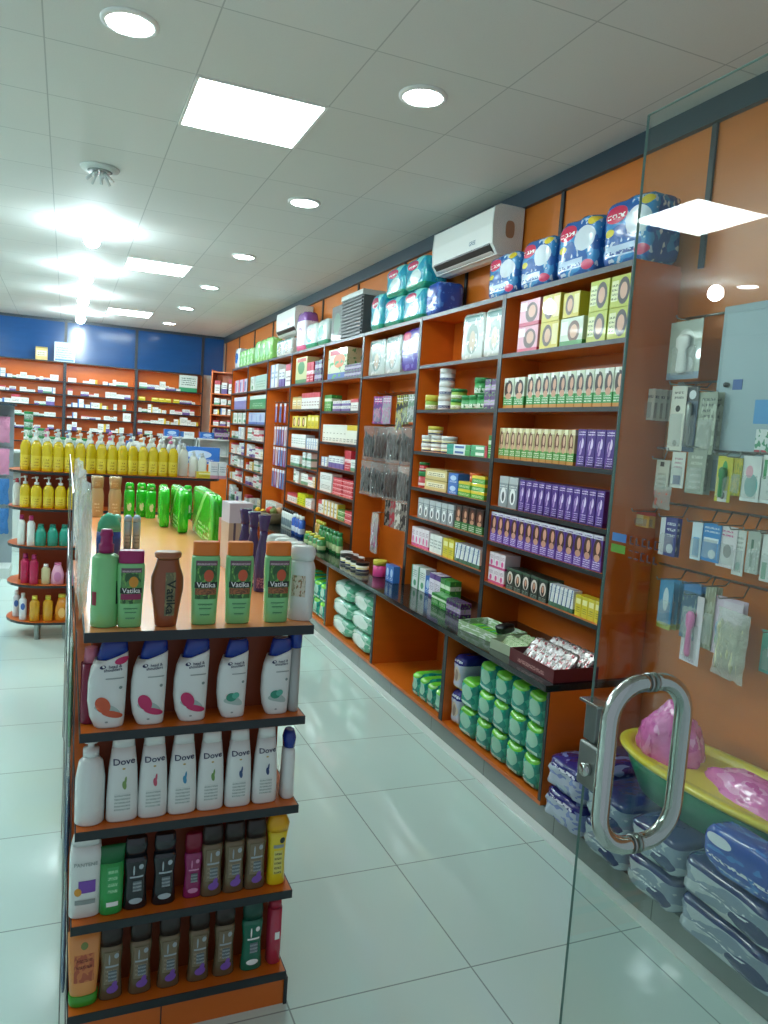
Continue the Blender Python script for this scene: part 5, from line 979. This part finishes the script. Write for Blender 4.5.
for i, z in enumerate(zs):
    mine = [h for h in HOOKS if min(zs, key=lambda q: abs(q-h[1]-.015)) == z]
    fx = i == 2; r = root('hook_rail'); r.location = (1.142 if fx else XW-.02, -.2, z); bm = bmesh.new(); y1 = .66; y0 = .40 if i in (0, 1) else -1.2
    if fx: add_tube(bm, [(0, .64+.2, 0), (.09, .64+.2, 0)], .004, 6)
    add_tube(bm, [(0, y0+.2, 0), (0, y1+.2, 0)], .005, 8); bm_obj('bar', bm, M_STEEL, r, True)
    for hy, hz in mine:
        bm = bmesh.new(); add_tube(bm, [(-.004, hy+.2, 0), (-.02 if fx else -.03, hy+.2, hz-z+.003), (-.08 if fx else -.155, hy+.2, hz-z+.003), (-.085 if fx else -.162, hy+.2, hz-z+.014)], .003, 6); bm_obj('hook', bm, M_STEEL, r, True)
    tag(r, 'steel hook rail on the orange wall behind the glass door, %s' % ['topmost of five', 'second of five', 'middle of five', 'fourth of five', 'lowest of five'][i], 'hook rail', 'steel hook rails')
# electrical cabinet
r = root('electrical_cabinet'); M_EC = mat('cabinet_greyblue', '#93a9b0', .35); M_ECD = mat('cabinet_door', '#9db4bb', .3)
box('body', -.06, 0, -.335, .335, 0, .73, M_EC, r, .004); box('door', -.067, -.0605, -.31, .31, .14, .70, M_ECD, r, .003); box('kick_panel', -.066, -.0605, -.32, .32, .01, .125, mat('cabinet_low', '#6f858c', .4), r)
box('sticker', -.0685, -.0671, .20, .245, .40, .44, mat('sticker_blue', '#2a5aa0', .4), r); box('sticker', -.0685, -.0671, .06, .13, .27, .36, mat('sticker_lightblue', '#4a98d0', .4), r)
box('sticker', -.0685, -.0671, .02, .11, .10+.06, .25, mat('sticker_white', '#d9e3e0', .4, layers=[('r', -.1, 1.1, 0, .15, '#b8404c'), ('n', 4, .56, '#4f9a76')]), r)
tube('knob', [(-.066, .27, .42), (-.082, .27, .42)], .01, M_BLACK, r)
r.location = (XW-.0235, .05, 1.54); tag(r, 'flat grey-blue electrical cabinet with blue stickers on the orange wall', 'electrical cabinet')
# third bay hooks and hair goods
o = hook_rail('hook_rail', 1.19, 2.9, 3.9, 2.0, [3.0, 3.15, 3.3, 3.45, 3.6, 3.75], .13); tag(o, 'upper hook rail inside the third wall bay', 'hook rail')
o = hook_rail('hook_rail', 1.19, 2.9, 3.9, 1.76, [3.0, 3.18, 3.36, 3.54, 3.72, 3.84], .13); tag(o, 'middle hook rail inside the third wall bay', 'hook rail')
o = hook_rail('hook_rail', 1.19, 2.9, 3.9, 1.19, [3.0, 3.15, 3.3, 3.45, 3.6], .13); tag(o, 'lower hook rail inside the third wall bay', 'hook rail')
for i, (y, w, h, c, d) in enumerate(((3.80, .11, .22, ('#c24a94', '#6d3a86'), 'magenta comb card'), (3.62, .1, .22, ('#c070a8', '#a9a0b0'), 'pink brush card'), (3.36, .08, .26, ('#c2b41c', '#1c1c18'), 'black and yellow brush card'), (3.25, .07, .22, ('#a8b46a', '#4a4a30'), 'olive brush card'), (3.14, .09, .2, ('#cfd5cf', '#7a9a84'), 'white comb card'), (3.03, .09, .24, ('#b9b4a8', '#6f665a'), 'beige comb card'), (2.93, .06, .24, ('#a59d90', '#4f3f34'), 'brown comb card'))):
    o = hang_card('comb_card', w, h, card_mat('c%d' % i, c[0], ('n', 4, .5, c[1]), ('t', .1, .9, .8, .96, 2, '#f0eef0')), M_BLI); o.location = (1.075, y-.02, 1.985); o.rotation_euler = (0, 0, WALLROT+.35); tag(o, d+' on upper rail of the third wall bay', 'card')
M_HB = [clear_mat('hairfilm_%d' % i, c, .24, .08, 1, 34) for i, c in enumerate(('#b5b3b2', '#d5d3d0', '#8f8a88'))]
HC = [mat('hair_%d' % i, c, .5) for i, c in enumerate(('#120e0d', '#241a18', '#4a302c'))]
for k, (zt, xs) in enumerate(((1.745, 7), (1.463, 7))):
    for i in range(xs):
        t = (i+k) % 3; o = inst('hair%d' % t, lambda: clear_bag('hair_bag', .16, .275, .055, M_HB[t], HC[t], t+3, 4)); o.location = (1.03+.07*(i % 2), 3.80-i*.126+(0.02 if k else 0), zt); o.rotation_euler = (0, 0, WALLROT+.45+.1*((i % 3)-1))
        tag(o, 'clear bag of dark hair pieces, %s row in third wall bay, %s' % (['upper', 'lower'][k], pos_word(i, xs)), 'bag', 'bags of dark hair pieces')
for i, (c, d) in enumerate((('#2a2422', 'black'), ('#b03a44', 'red'), ('#d5cfc4', 'cream'), ('#3a3030', 'dark brown'), ('#cfc8c0', 'white'))):
    o = hang_card('hair_clip_card', .1, .2, card_mat('h%d' % i, c, ('n', 4, .52, '#8a8078'))); o.location = (1.07, 3.40-i*.1, 1.185); o.rotation_euler = (0, 0, WALLROT+.35); tag(o, d+' hair clip card on lower rail of the third wall bay', 'card')
o = clear_bag('hanging_bag', .14, .32, .05, M_BAGF, mat('lolly', '#c9c0cc', .5, layers=[('n', 4, .5, '#a0507a')]), 2, 3); o.location = (1.05, 3.62, 1.06); o.rotation_euler = (0, 0, WALLROT); tag(o, 'long clear bag hanging above jars at left of third wall bay', 'bag')
tube_o = tube('bag_hook', [(1.21, 3.62, 1.065), (1.04, 3.62, 1.065)], .003, M_STEEL); tag(tube_o, 'single hook holding the long clear bag in third wall bay', 'hook')
# sixth bay: toothbrush cards
for k, z in enumerate((1.97, 1.70, 1.46, 1.2)):
    o = hook_rail('hook_rail', 1.19, 6.13, 7.13, z+.01, [6.25+.16*q for q in range(6)], .12); tag(o, 'hook rail of toothbrushes in sixth wall bay, %s' % ['top', 'second', 'third', 'bottom'][k], 'hook rail', 'toothbrush rails in sixth wall bay')
    for i in range(4 if k == 0 else 8):
        t = (i*3+k) % 4; o = inst('tb%d' % t, lambda: hang_card('toothbrush_card', .085, .22, card_mat('tb%d' % t, ['#3a5fae', '#c9cfd8', '#7a4a8c', '#5f86b8'][t], ('e', .5, .5, .16, .4, ['#d9e2ee', '#c2503c', '#d8cfe2', '#1f3f86'][t]), ('r', 0, 1, .85, 1, '#e9ecf0')))); o.location = (1.08, 7.05-i*(.2 if k == 0 else .118), z); o.rotation_euler = (0, 0, WALLROT)
        tag(o, 'toothbrush card on %s rail of sixth wall bay, %s' % (['top', 'second', 'third', 'bottom'][k], pos_word(i, 4 if k == 0 else 8)), 'card', 'toothbrush cards in the sixth wall bay')
boxes(F_, 0, 'white and navy carton', F_MED[1], 7.1, 6.75, 2, .27, .12); boxes(F_, 0, 'pale violet box', F_MED[5], 6.7, 6.45, 2, .2, .12); boxes(F_, 0, 'pink and teal carton', F_MED[2], 6.42, 6.15, 1, .24, .12)
# toys on the worktop of the sixth bay
def duck():
    r = root('toy_duck'); m = mat('toy_yellow', '#e3b41f', .3); bm = bmesh.new(); bmesh.ops.create_uvsphere(bm, u_segments=16, v_segments=10, radius=.05)
    for v in bm.verts: v.co = Vector((v.co.x*.8, v.co.y*1.2, v.co.z*.8+.04)); v.co.z += max(0, v.co.y-.03)*.6
    bm_obj('body', bm, m, r, True); bm = bmesh.new(); bmesh.ops.create_uvsphere(bm, u_segments=14, v_segments=8, radius=.032)
    for v in bm.verts: v.co += Vector((0, -.035, .1))
    bm_obj('head', bm, m, r, True); tube('beak', [(0, -.06, .098), (0, -.085, .094)], [.012, .004], C_ORANGE, r); return r
for i, (x, y) in enumerate(((.82, 6.52), (.84, 6.34))): o = inst('duck', duck); o.location = (x, y, ZC+.001); o.rotation_euler = (0, 0, -1.2); tag(o, 'yellow toy duck on the worktop in front of sixth wall bay, %s' % ('left', 'right')[i], 'toy', 'yellow toy ducks')
r = root('toy_basket'); bm = bmesh.new(); add_rings(bm, rg((0, .1, .1), (.01, .12, .12), (.12, .15, .15), (.122, .14, .14), (.02, .11, .11), n=2.2), 24); bm_obj('bowl', bm, mat('basket_brown', '#6a5a3c', .6, bump=.5, bscale=80), r, True)
for j, (dx, dy, c) in enumerate(((-.04, .03, '#c23a34'), (.05, -.02, '#d9a87c'), (0, .06, '#3a2c24'), (-.02, -.06, '#7a8a4a'))):
    bm = bmesh.new(); bmesh.ops.create_icosphere(bm, subdivisions=2, radius=.04)
    for v in bm.verts: v.co = v.co*(1+.2*noise.noise(v.co*40))+Vector((dx, dy, .14))
    bm_obj('filling', bm, mat('fill%d' % j, c, .5), r, True)
r.location = (.87, 6.10, ZC+.001); tag(r, 'round brown basket of small toys on worktop below fifth wall bay', 'basket')
boxes(F_, -1, 'white and teal cream box', F_WG, 7.1, 6.6, 5, .16, .08, x=1.02); 
# ================================================================= bath tub and packs on the plinth
PL = .1005
for k in range(2): packs('indigo and white sanitary pack', D_SAN, .66, .40, 1, .135, .44, .70, PL+k*.136, 'on the plinth against the end cabinet, %s' % ['lower', 'upper'][k], nn=8, jit=.02, name='sanitary_pack')
LO = lambda n: ['bottom', 'middle', 'top'][n]
for k in range(2):
    for i in range(2):
        y0 = .39-i*.255; packs('film-wrapped blue pack left of centre', D_CLR, y0, y0-.25, 1, .13, .43, .70, PL+k*.131, '%s layer, %s' % (['lower', 'upper'][k], ['left', 'right'][i]), nn=8, jit=.03, name='tissue_pack', group='film-wrapped packs on the plinth')
for k in range(2):
    y0 = -.13; packs('long clear-wrapped blue pack on the plinth', D_CLR, y0, y0-.42, 1, .13, .45, .69, PL+k*.131, ['lower', 'upper'][k]+' of two nearest the door hinge', nn=8, jit=.03, name='tissue_pack', group='film-wrapped packs on the plinth')
for k in range(3):
    packs('clear-wrapped blue pack on the plinth', D_CLR, -.57, -.97, 1, .125, .43, .745, PL+k*.124, ['bottom', 'middle', 'top'][k]+' of stack furthest from the shelves', nn=8, jit=.03, name='tissue_pack', group='film-wrapped packs on the plinth')
packs('bright blue baby wipes pack with bear print', D_NAPB, -.20, -.52, 1, .15, .125, .69, PL+.2635, 'lying on top of the clear-wrapped packs', nn=4, name='wipes_pack')
r = root('baby_bath')
def oval(L, Wd, z, n=40, ex=2.6): return [((Wd/2)*math.copysign(abs(math.cos(2*PI*k/n))**(2/ex), math.cos(2*PI*k/n)), (L/2)*math.copysign(abs(math.sin(2*PI*k/n))**(2/ex), math.sin(2*PI*k/n)), z) for k in range(n)]
def loft(name, secs, m, closeb=True):
    bm = bmesh.new(); R = [[bm.verts.new(p) for p in s] for s in secs]
    for a, b in zip(R, R[1:]):
        for k in range(len(a)): bm.faces.new((a[k], a[(k+1) % len(a)], b[(k+1) % len(a)], b[k]))
    if closeb: bm.faces.new(R[0][::-1]); bm.faces.new(R[-1])
    bmesh.ops.recalc_face_normals(bm, faces=bm.faces); return bm_obj(name, bm, m, r, True)
M_TG = mat('bath_green', '#0f8a5c', .3, coat=.2); M_TY = mat('bath_yellow', '#e0cf2a', .3, coat=.2)
def rise(sec, amt): return [(x, y, z+amt*max(0, (y)/.5)**2) for x, y, z in sec]
loft('shell', [oval(.74, .26, 0), oval(.80, .30, .012), oval(.92, .34, .12), oval(.955, .37, .17), oval(.935, .35, .17), oval(.88, .32, .12), oval(.78, .28, .025), oval(.7, .2, .02)], M_TG)
loft('rim', [rise(s, .02) for s in (oval(.95, .365, .1705), oval(1.0, .41, .173), oval(1.01, .42, .185), oval(1.0, .41, .197), oval(.93, .345, .2), oval(.89, .31, .16), oval(.76, .26, .045), oval(.6, .16, .04))], M_TY, True)
r.location = (.985, -.09, PL+.264); r.rotation_euler = (0, -.0, .1); r.scale = (1, 1, .86); tag(r, 'green baby bath with yellow rim lying on the packs behind the glass door', 'baby bath')
M_PINK = mat('pink_plastic', '#e26db8', .25, layers=[('n', 4, .55, '#f09ad2'), ('n', 9, .62, '#cf4fa2')], bump=.9, bscale=14, coat=.5)
def crumple(name, sx, sy, sz, m, seed):
    bm = bmesh.new(); bmesh.ops.create_icosphere(bm, subdivisions=5, radius=1)
    for v in bm.verts:
        p = v.co.copy(); d = 1+.22*noise.noise(p*1.6+Vector((seed, 0, 0)))+.09*abs(noise.noise(p*5+Vector((0, seed, 0))))+.03*noise.noise(p*14)
        v.co = Vector((p.x*sx*d, p.y*sy*d, max(p.z, -.75)*sz*d))
    z0 = min(v.co.z for v in bm.verts)
    for v in bm.verts: v.co.z -= z0
    return bm_obj(name, bm, m, None, True)
o = crumple('plastic_bundle', .11, .12, .16, M_PINK, 1); o.location = (.95, .21, PL+.31); tag(o, 'tall crumpled pink plastic bundle at left end of the baby bath', 'bundle')
o = crumple('plastic_bundle', .12, .24, .085, M_PINK, 4); o.location = (1.0, -.17, PL+.31); tag(o, 'low crumpled pink plastic bundle lying along the baby bath', 'bundle')
# ================================================================= glass door, open into the shop
DX = -.24; DY0, DY1 = -1.70, -.748; r = root('glass_door'); r.location = (DX, DY0, 0)
def DP(name, x0, x1, y0, y1, z0, z1, m, bev=0): return box(name, x0, x1, y0-DY0, y1-DY0, z0, z1, m, r, bev)
DP('pane', -.003, .003, DY0, DY1, .01, 2.302, M_GLASS)
M_GE = mat('glass_edge', '#4f7a70', .2)
DP('pane_edge', -.0028, .0028, DY1+.0001, DY1+.0012, .01, 2.302, M_GE); DP('pane_edge', -.0028, .0028, DY0, DY1, 2.3021, 2.303, mat('glass_edge_top', '#8fb5ae', .2))
DP('hinge_fitting', -.018, .018, DY0-.01, DY0+.16, 0, .055, M_STEEL, .003); DP('hinge_fitting', -.018, .018, DY0-.01, DY0+.16, 2.255, 2.31, M_STEEL, .003)
# lock case with strike side, on both faces of the glass
for s in (-1, 1):
    a, b = sorted((s*.0055, s*.019)); DP('lock_case', a, b, DY1-.062, DY1+.004, .995, 1.085, M_STEEL, .004)
DP('lock_plate', -.009, .009, DY1-.03, DY1+.0065, 1.086, 1.165, mat('lock_plate', '#7a817e', .3, .8), .002); DP('lock_lip', -.026, .009, DY1-.05, DY1+.007, 1.166, 1.172, M_CHROME, .001)
bm = bmesh.new(); add_tube(bm, [(-.019, DY1-.03-DY0, 1.035), (-.031, DY1-.03-DY0, 1.035)], .013, 16); bmesh.ops.recalc_face_normals(bm, faces=bm.faces); bm_obj('lock_cylinder', bm, M_CHROME, r, True)
HY = -.905; z0, z1 = .945, 1.255; off = .086; cr = .068
for s, nm in ((-1, 'handle'), (1, 'handle')):
    pts = [(s*.006, z1), (s*(off-cr), z1)]+[(s*(off-cr+cr*math.sin(a)), z1-cr+cr*math.cos(a)) for a in [PI/2*k/8 for k in range(1, 9)]]+[(s*(off-cr+cr*math.cos(a)), z0+cr-cr*math.sin(a)) for a in [PI/2*k/8 for k in range(0, 9)]]+[(s*.006, z0)]
    bm = bmesh.new(); add_tube(bm, [(x, HY-DY0, z) for x, z in pts], .0165, 20); bmesh.ops.recalc_face_normals(bm, faces=bm.faces); h = bm_obj(nm, bm, M_CHROME, r, True)
    for z in (z0, z1):
        bm = bmesh.new(); add_tube(bm, [(s*.0035, HY-DY0, z), (s*.0085, HY-DY0, z)], .0178, 20); bmesh.ops.recalc_face_normals(bm, faces=bm.faces); bm_obj('rose', bm, M_STEEL, h, True)
# faded sticker on the glass
M_S1 = mat('sticker_sky', '#3f78b8', .5); M_S2 = mat('sticker_leaf', '#5f9a2c', .5); M_S3 = mat('sticker_ink', '#4a3038', .6)
DP('sticker', -.0062, -.0055, -.808, -.768, 1.497, 1.513, M_S1); DP('sticker', -.0062, -.0055, -.808, -.768, 1.475, 1.491, M_S2)
bm = bmesh.new(); rr_ = random.Random(3)
for row, zz in enumerate((1.497, 1.470)):
    for k in range(5):
        yy = -.818-k*.0165; add_box(bm, -.0062, -.0056, yy-.011, yy-DY0*0, zz-.0, zz+.003); add_box(bm, -.0062, -.0056, yy-.004, yy, zz+.003, zz+.014) if rr_.random() < .7 else None; add_box(bm, -.0062, -.0056, yy-.011, yy, zz+.014, zz+.016) if rr_.random() < .6 else None
for v in bm.verts: v.co.y -= DY0
bm_obj('sticker_marks', bm, M_S3, r)
tag(r, 'frameless glass door standing open, with steel tube handle and lock', 'glass door')
# ================================================================= back wall shelving under the blue panels
KS = [2.185, 1.985, 1.80, 1.625, 1.43, 1.23]; BX = [.86-1.07*i for i in range(6)]
BWN = ['right', 'centre-right', 'centre-left', 'left', 'far left']
DEP = .2
def back_bay(i):
    x1, x0 = BX[i], BX[i+1]; r = root('back_shelving_unit'); r.location = ((x0+x1)/2, YB-.031, 0); mo = Matrix.Translation((-(x0+x1)/2, -(YB-.031), 0))
    def P(n, bm, mats): o = bm_obj(n, bm, None, r, mats=mats); o.data.transform(mo)
    yb = YB-.031; yf = yb-DEP
    for a, b in ((x0+.0005, x0+.0225), (x1-.0225, x1-.0005)):
        bm = bmesh.new(); add_box(bm, a, b, yf+.003, yb, 0, 2.49, 0); add_box(bm, a, b, yf-.004, yf+.003, 0, 2.49, 1); P('side_panel', bm, [M_OR, M_DK])
    bm = bmesh.new(); add_box(bm, x0+.0228, x1-.0228, yb-.012, yb, .8, 2.47); P('back_panel', bm, [M_OR])
    for z in KS+[2.489, .85]:
        bm = bmesh.new(); add_box(bm, x0+.0228, x1-.0228, yf+.003, yb-.0125, z-.018, z, 0); add_box(bm, x0+.0228, x1-.0228, yf, yf+.003, z-.018, z, 1); P('shelf', bm, [M_OR, M_EDGE])
    bm = bmesh.new(); add_box(bm, x0+.0228, x1-.0228, yf+.02, yb, .0, .83); P('lower_front', bm, [M_OR])
    tag(r, 'orange medicine shelving under blue panels on the back wall, %s bay' % BWN[i], 'shelving unit', 'orange shelving on the back wall')
for i in range(4): back_bay(i)
SHN = ['top', 'second', 'third', 'fourth', 'fifth', 'sixth']
for b in range(3):
    for k in range(5):
        rn = random.Random(b*17+k); x = BX[b+1]+.05; its = []
        while x < BX[b]-(.42 if b == 0 and k == 0 else .15):
            w = rn.choice((.05, .07, .09, .12)); h = rn.choice((.035, .05, .065, .09)) if rn.random() < .9 else .13; t = rn.choice((0, 1, 3, 3, 3, 2, 4, 5))
            if b == 0 and k == 1 and x < .45: t, w, h = 4, .1, .06
            its.append((x, w, h, t)); x += w+.004+(rn.uniform(.03, .12) if rn.random() < .25 else 0)
        for j, (x, w, h, t) in enumerate(its):
            m = F_MED[t] if not (b == 0 and k == 1 and t == 4) else F_YEL
            o = inst('med_%s_%.2f_%.3f' % (m.name, w, h), lambda: carton('medicine_box', w, .08, h, m)); o.location = (x+w/2, YB-.031-DEP+.05, KS[k]+.0008)
            tag(o, 'small pale medicine box, %s, %s shelf, %s bay of back wall' % (pos_word(j, len(its)), SHN[k], BWN[b]), 'box', 'medicine boxes on %s shelf, %s bay of back wall' % (SHN[k], BWN[b]))
for i, (x, w, h, m, d) in enumerate(((-1.62, .17, .2, F_GOLD, 'cream carton with dark lettering on top of back shelving below blue panel'), (-1.29, .3, .3, front('whiteposter', '#c9d9dc', ('t', .1, .9, .2, .8, 5, '#7aa0b0'), ('r', .05, .95, .04, .14, '#5f8fb8')), 'pale blue-white notice box on top of back shelving under the bulbs'))):
    o = carton('carton', w, .09, h, m); o.location = (x, YB-.14, 2.4905); tag(o, d, 'box')
# white display racks in front of the right bay of the back wall
def rack(w):
    r = root('display_rack'); bm = bmesh.new()
    for x in (-w/2, w/2-.02): add_box(bm, x, x+.02, -.15, .15, 0, 1.44)
    bm_obj('side_panel', bm, M_OFF, r); box('back_panel', -w/2+.0205, w/2-.0205,   .13, .149, .05, 1.44, M_WHITE, r)
    for z in (.25, .5, .75, 1.0, 1.22, 1.46): box('shelf', -w/2+.0205, w/2-.0205, -.15, .1295, z-.02, z, M_WHITE, r)
    return r
for i, x in enumerate((.30, .80)):
    o = inst('rack', lambda: rack(.48)); o.location = (x, 9.6, 0); tag(o, 'white display rack in front of back shelves, %s' % ('left with rows of dark bottles', 'right, nearly empty')[i], 'display rack', 'white display racks')
for k, z in enumerate((1.0, 1.22)):
    for i in range(9): o = inst('nail', lambda: small_bottle('', .035, .12, mat('nail_grey', '#59666a', .25), M_LB, .4)()); o.location = (.105+i*.048, 9.5, z+.0008); tag(o, 'small dark bottle on white display rack, %s row, %s' % (['lower', 'upper'][k], pos_word(i, 9)), 'bottle', 'small dark bottles on the white rack')
for i, (x, w, h, m, d) in enumerate(((.18, .2, .1, F_BLUEB, 'blue box on left white display rack'), (.40, .2, .08, F_MED[1], 'white and blue box on left white display rack'), (.69, .2, .09, F_BLUEB, 'blue box on right white display rack'), (.90, .2, .16, F_PS, 'dark violet box on right white display rack'))):
    o = carton('carton', w, .16, h, m); o.location = (x, 9.58, 1.461); tag(o, d, 'box')
# tall column of boxes near the corner
r = root('corner_shelf'); 
for x0, x1 in ((-.2, -.18), (.18, .2)): box('side_panel', x0, x1, -.12, .12, 0, 2.5, M_OR, r)
for z in (1.5, 1.66, 1.83, 1.98, 2.15, 2.48): box('shelf', -.1795, .1795, -.12, .12, z-.018, z, M_OR, r)
box('back_panel', -.1795, .1795, .105, .12, .02, 2.46, M_OR, r)
r.location = (1.02, 9.95, 0); r.rotation_euler = (0, 0, -.5); tag(r, 'narrow orange corner shelving between the right wall units and white racks', 'shelving unit')
for k, (z, hs_) in enumerate(((1.5, .1), (1.66, .09), (1.83, .1), (1.98, .1), (2.15, .22))):
    for j in range(3):
        t = (k*2+j*3) % 6; hh = hs_*(1-.12*((j+k) % 3)); o = inst('cor%d_%.2f' % (t, hh), lambda: carton('skincare_box', .085, .09, hh, F_MED[t])); v = Matrix.Rotation(-.5, 3, 'Z') @ Vector((-.11+j*.11, -.05, 0)); o.location = (1.02+v.x, 9.95+v.y, z+.0008); o.rotation_euler = (0, 0, -.5)
        tag(o, 'small carton in the orange corner shelving, %s shelf from below, %s' % (ORD[k], pos_word(j, 3)), 'box', 'small cartons in the corner shelving')
o = carton('carton', .24, .1, .27, front('whitegreensign', '#cfe0da', ('r', 0, 1, 0, .25, '#2f9a6a'), ('t', .1, .9, .4, .9, 4, '#3f6a5c'))); o.location = (.70, 9.62, 2.09+.04); 
o.location = (.62, 11.21, 2.186); o.scale = (1.2, 1, 1.0); tag(o, 'white and green carton on the right end of the back shelves', 'box')
# counter with hanging packs at the far left
r = root('display_stand'); box('body', -.35, .35, -.2, .2, 0, .1, M_OFF, r); box('back_board', -.35, .35, .14, .16, .1005, 1.72, mat('peg_board', '#93a2a8', .5), r)
box('top_board', -.37, .37, -.2, .2, 1.7205, 1.74, mat('stand_top', '#2a3f4a', .4), r)
bm = bmesh.new()
for z in (1.62, 1.3, 1.0, .7): add_tube(bm, [(-.33, .13, z), (-.33, -.1, z)], .004, 6); add_tube(bm, [(-.34, .12, z), (.34, .12, z)], .005, 6); add_tube(bm, [(.1, .13, z), (.1, -.1, z)], .004, 6); add_tube(bm, [(.3, .13, z), (.3, -.1, z)], .004, 6)
bm_obj('hook', bm, M_STEEL, r); r.location = (-2.08, 6.6, 0); tag(r, 'grey peg display stand with hanging packs at left edge', 'display stand')
PK = [clear_mat('pinkfilm', '#d58fb0', .9, .15, .8, 30), clear_mat('bluefilm', '#3a78b8', .9, .15, .8, 30)]
for k, z in enumerate((1.61, 1.29, .99, .69)):
    for i in range(4):
        t = 0 if k < 2 else 1; o = inst('pb%d' % t, lambda: clear_bag('hanging_pack', .16, .26, .06, PK[t], None, t)); o.location = (-2.36+i*.175, 6.55, z); tag(o, '%s hanging pack on grey stand, %s row, %s' % (['pink', 'blue'][t], SHN[k], pos_word(i, 4)), 'pack', ['pink', 'blue'][t]+' packs on the grey stand')
# greenish jars stacked at the left in front of the back shelves
r = root('glass_counter'); box('plinth', -.5, .5, -.25, .25, 0, .5, M_OFF, r); box('top_board', -.52, .52, -.27, .27, 1.18, 1.2, M_OFF, r); box('back_panel', -.5, .5, .235, .25, .5005, 1.1795, M_OFF, r)
for x in (-.5, .48): box('side_panel', x, x+.02, -.25, .2345, .5005, 1.1795, M_OFF, r)
r.location = (-1.35, 8.3, 0); tag(r, 'pale service counter behind the rounded gondola', 'counter')
GJ = mat('jar_greygreen', '#9fb0a2', .3, layers=[('n', 5, .55, '#6f8a78')])
for j, (x, st) in enumerate(((-1.66, 5), (-1.52, 3), (-1.4, 2), (-1.28, 2), (-1.16, 2), (-1.04, 2))):
    for k in range(st): o = inst('gj', lambda: jar('jar', .05, .095, GJ, M_LG)); o.location = (x, 8.25, 1.201+k*.0955); tag(o, 'grey-green jar on the pale service counter, %s column, %s up' % (ORD[j], ORD[k]), 'jar', 'grey-green jars on the service counter')
o = carton('carton', .5, .2, .1, F_PS); o.location = (.05, 7.6, 1.20); 
r = root('service_table'); box('top_board', -.6, .6, -.3, .3, 1.16, 1.19, M_OR, r); box('front_panel', -.58, .58, -.28, -.26, 0, 1.1595, M_OR, r)
for x in (-.58, .56): box('side_panel', x, x+.02, -.2595, .28, 0, 1.1595, M_OR, r)
r.location = (0, 7.6, 0); tag(r, 'orange counter behind the rounded gondola, right of the pale counter', 'counter')
o.location = (-.25, 7.55, 1.1908); tag(o, 'long violet box lying on the orange counter behind yellow bottles', 'box')
o = carton('carton', .14, .12, .12, F_RED); o.location = (-.53, 7.5, 1.1908); tag(o, 'red box left of the violet box on the orange counter', 'box')
o = carton('carton', .5, .16, .2, F_BLUEB); o.location = (.25, 7.5, 1.1908); tag(o, 'wide blue box on the orange counter near the white racks', 'box')
o = carton('carton', .14, .12, .22, F_MED[1]); o.location = (-.5, 7.72, 1.1908); tag(o, 'white and blue carton behind the red box on the orange counter', 'box')
# ================================================================= camera and sky light
cam = bpy.data.cameras.new('camera'); co = bpy.data.objects.new('camera', cam); COL.objects.link(co)
cam.sensor_fit = 'HORIZONTAL'; cam.sensor_width = 36; cam.lens = 36*761.0/768; cam.clip_start = .02; cam.clip_end = 60
co.matrix_world = Matrix([[0.92158, -0.0244, -0.38741, -1.2371], [-0.38223, 0.11703, -0.91663, -1.958], [0.0677, 0.99283, 0.09852, 1.66834], [0.0, 0.0, 0.0, 1.0]]); SC.camera = co
w = bpy.data.worlds.new('sky'); SC.world = w; w.use_nodes = True
bg = w.node_tree.nodes['Background']; bg.inputs[0].default_value = (.75, .88, 1, 1); bg.inputs[1].default_value = .24
SC.view_settings.view_transform = 'Standard'; SC.view_settings.look = 'None'; SC.view_settings.gamma = 1; SC.view_settings.use_curve_mapping = False
SC.view_settings.exposure = 1.03
seen = {}
for o in bpy.data.objects:
    if 'label' in o:
        if o['label'] in seen: print('DUPLABEL', o['label'])
        seen[o['label']] = 1
        n = len(o['label'].replace(',', ' ').split())
        if n > 16 or n < 4: print('WORDS', n, o['label'])
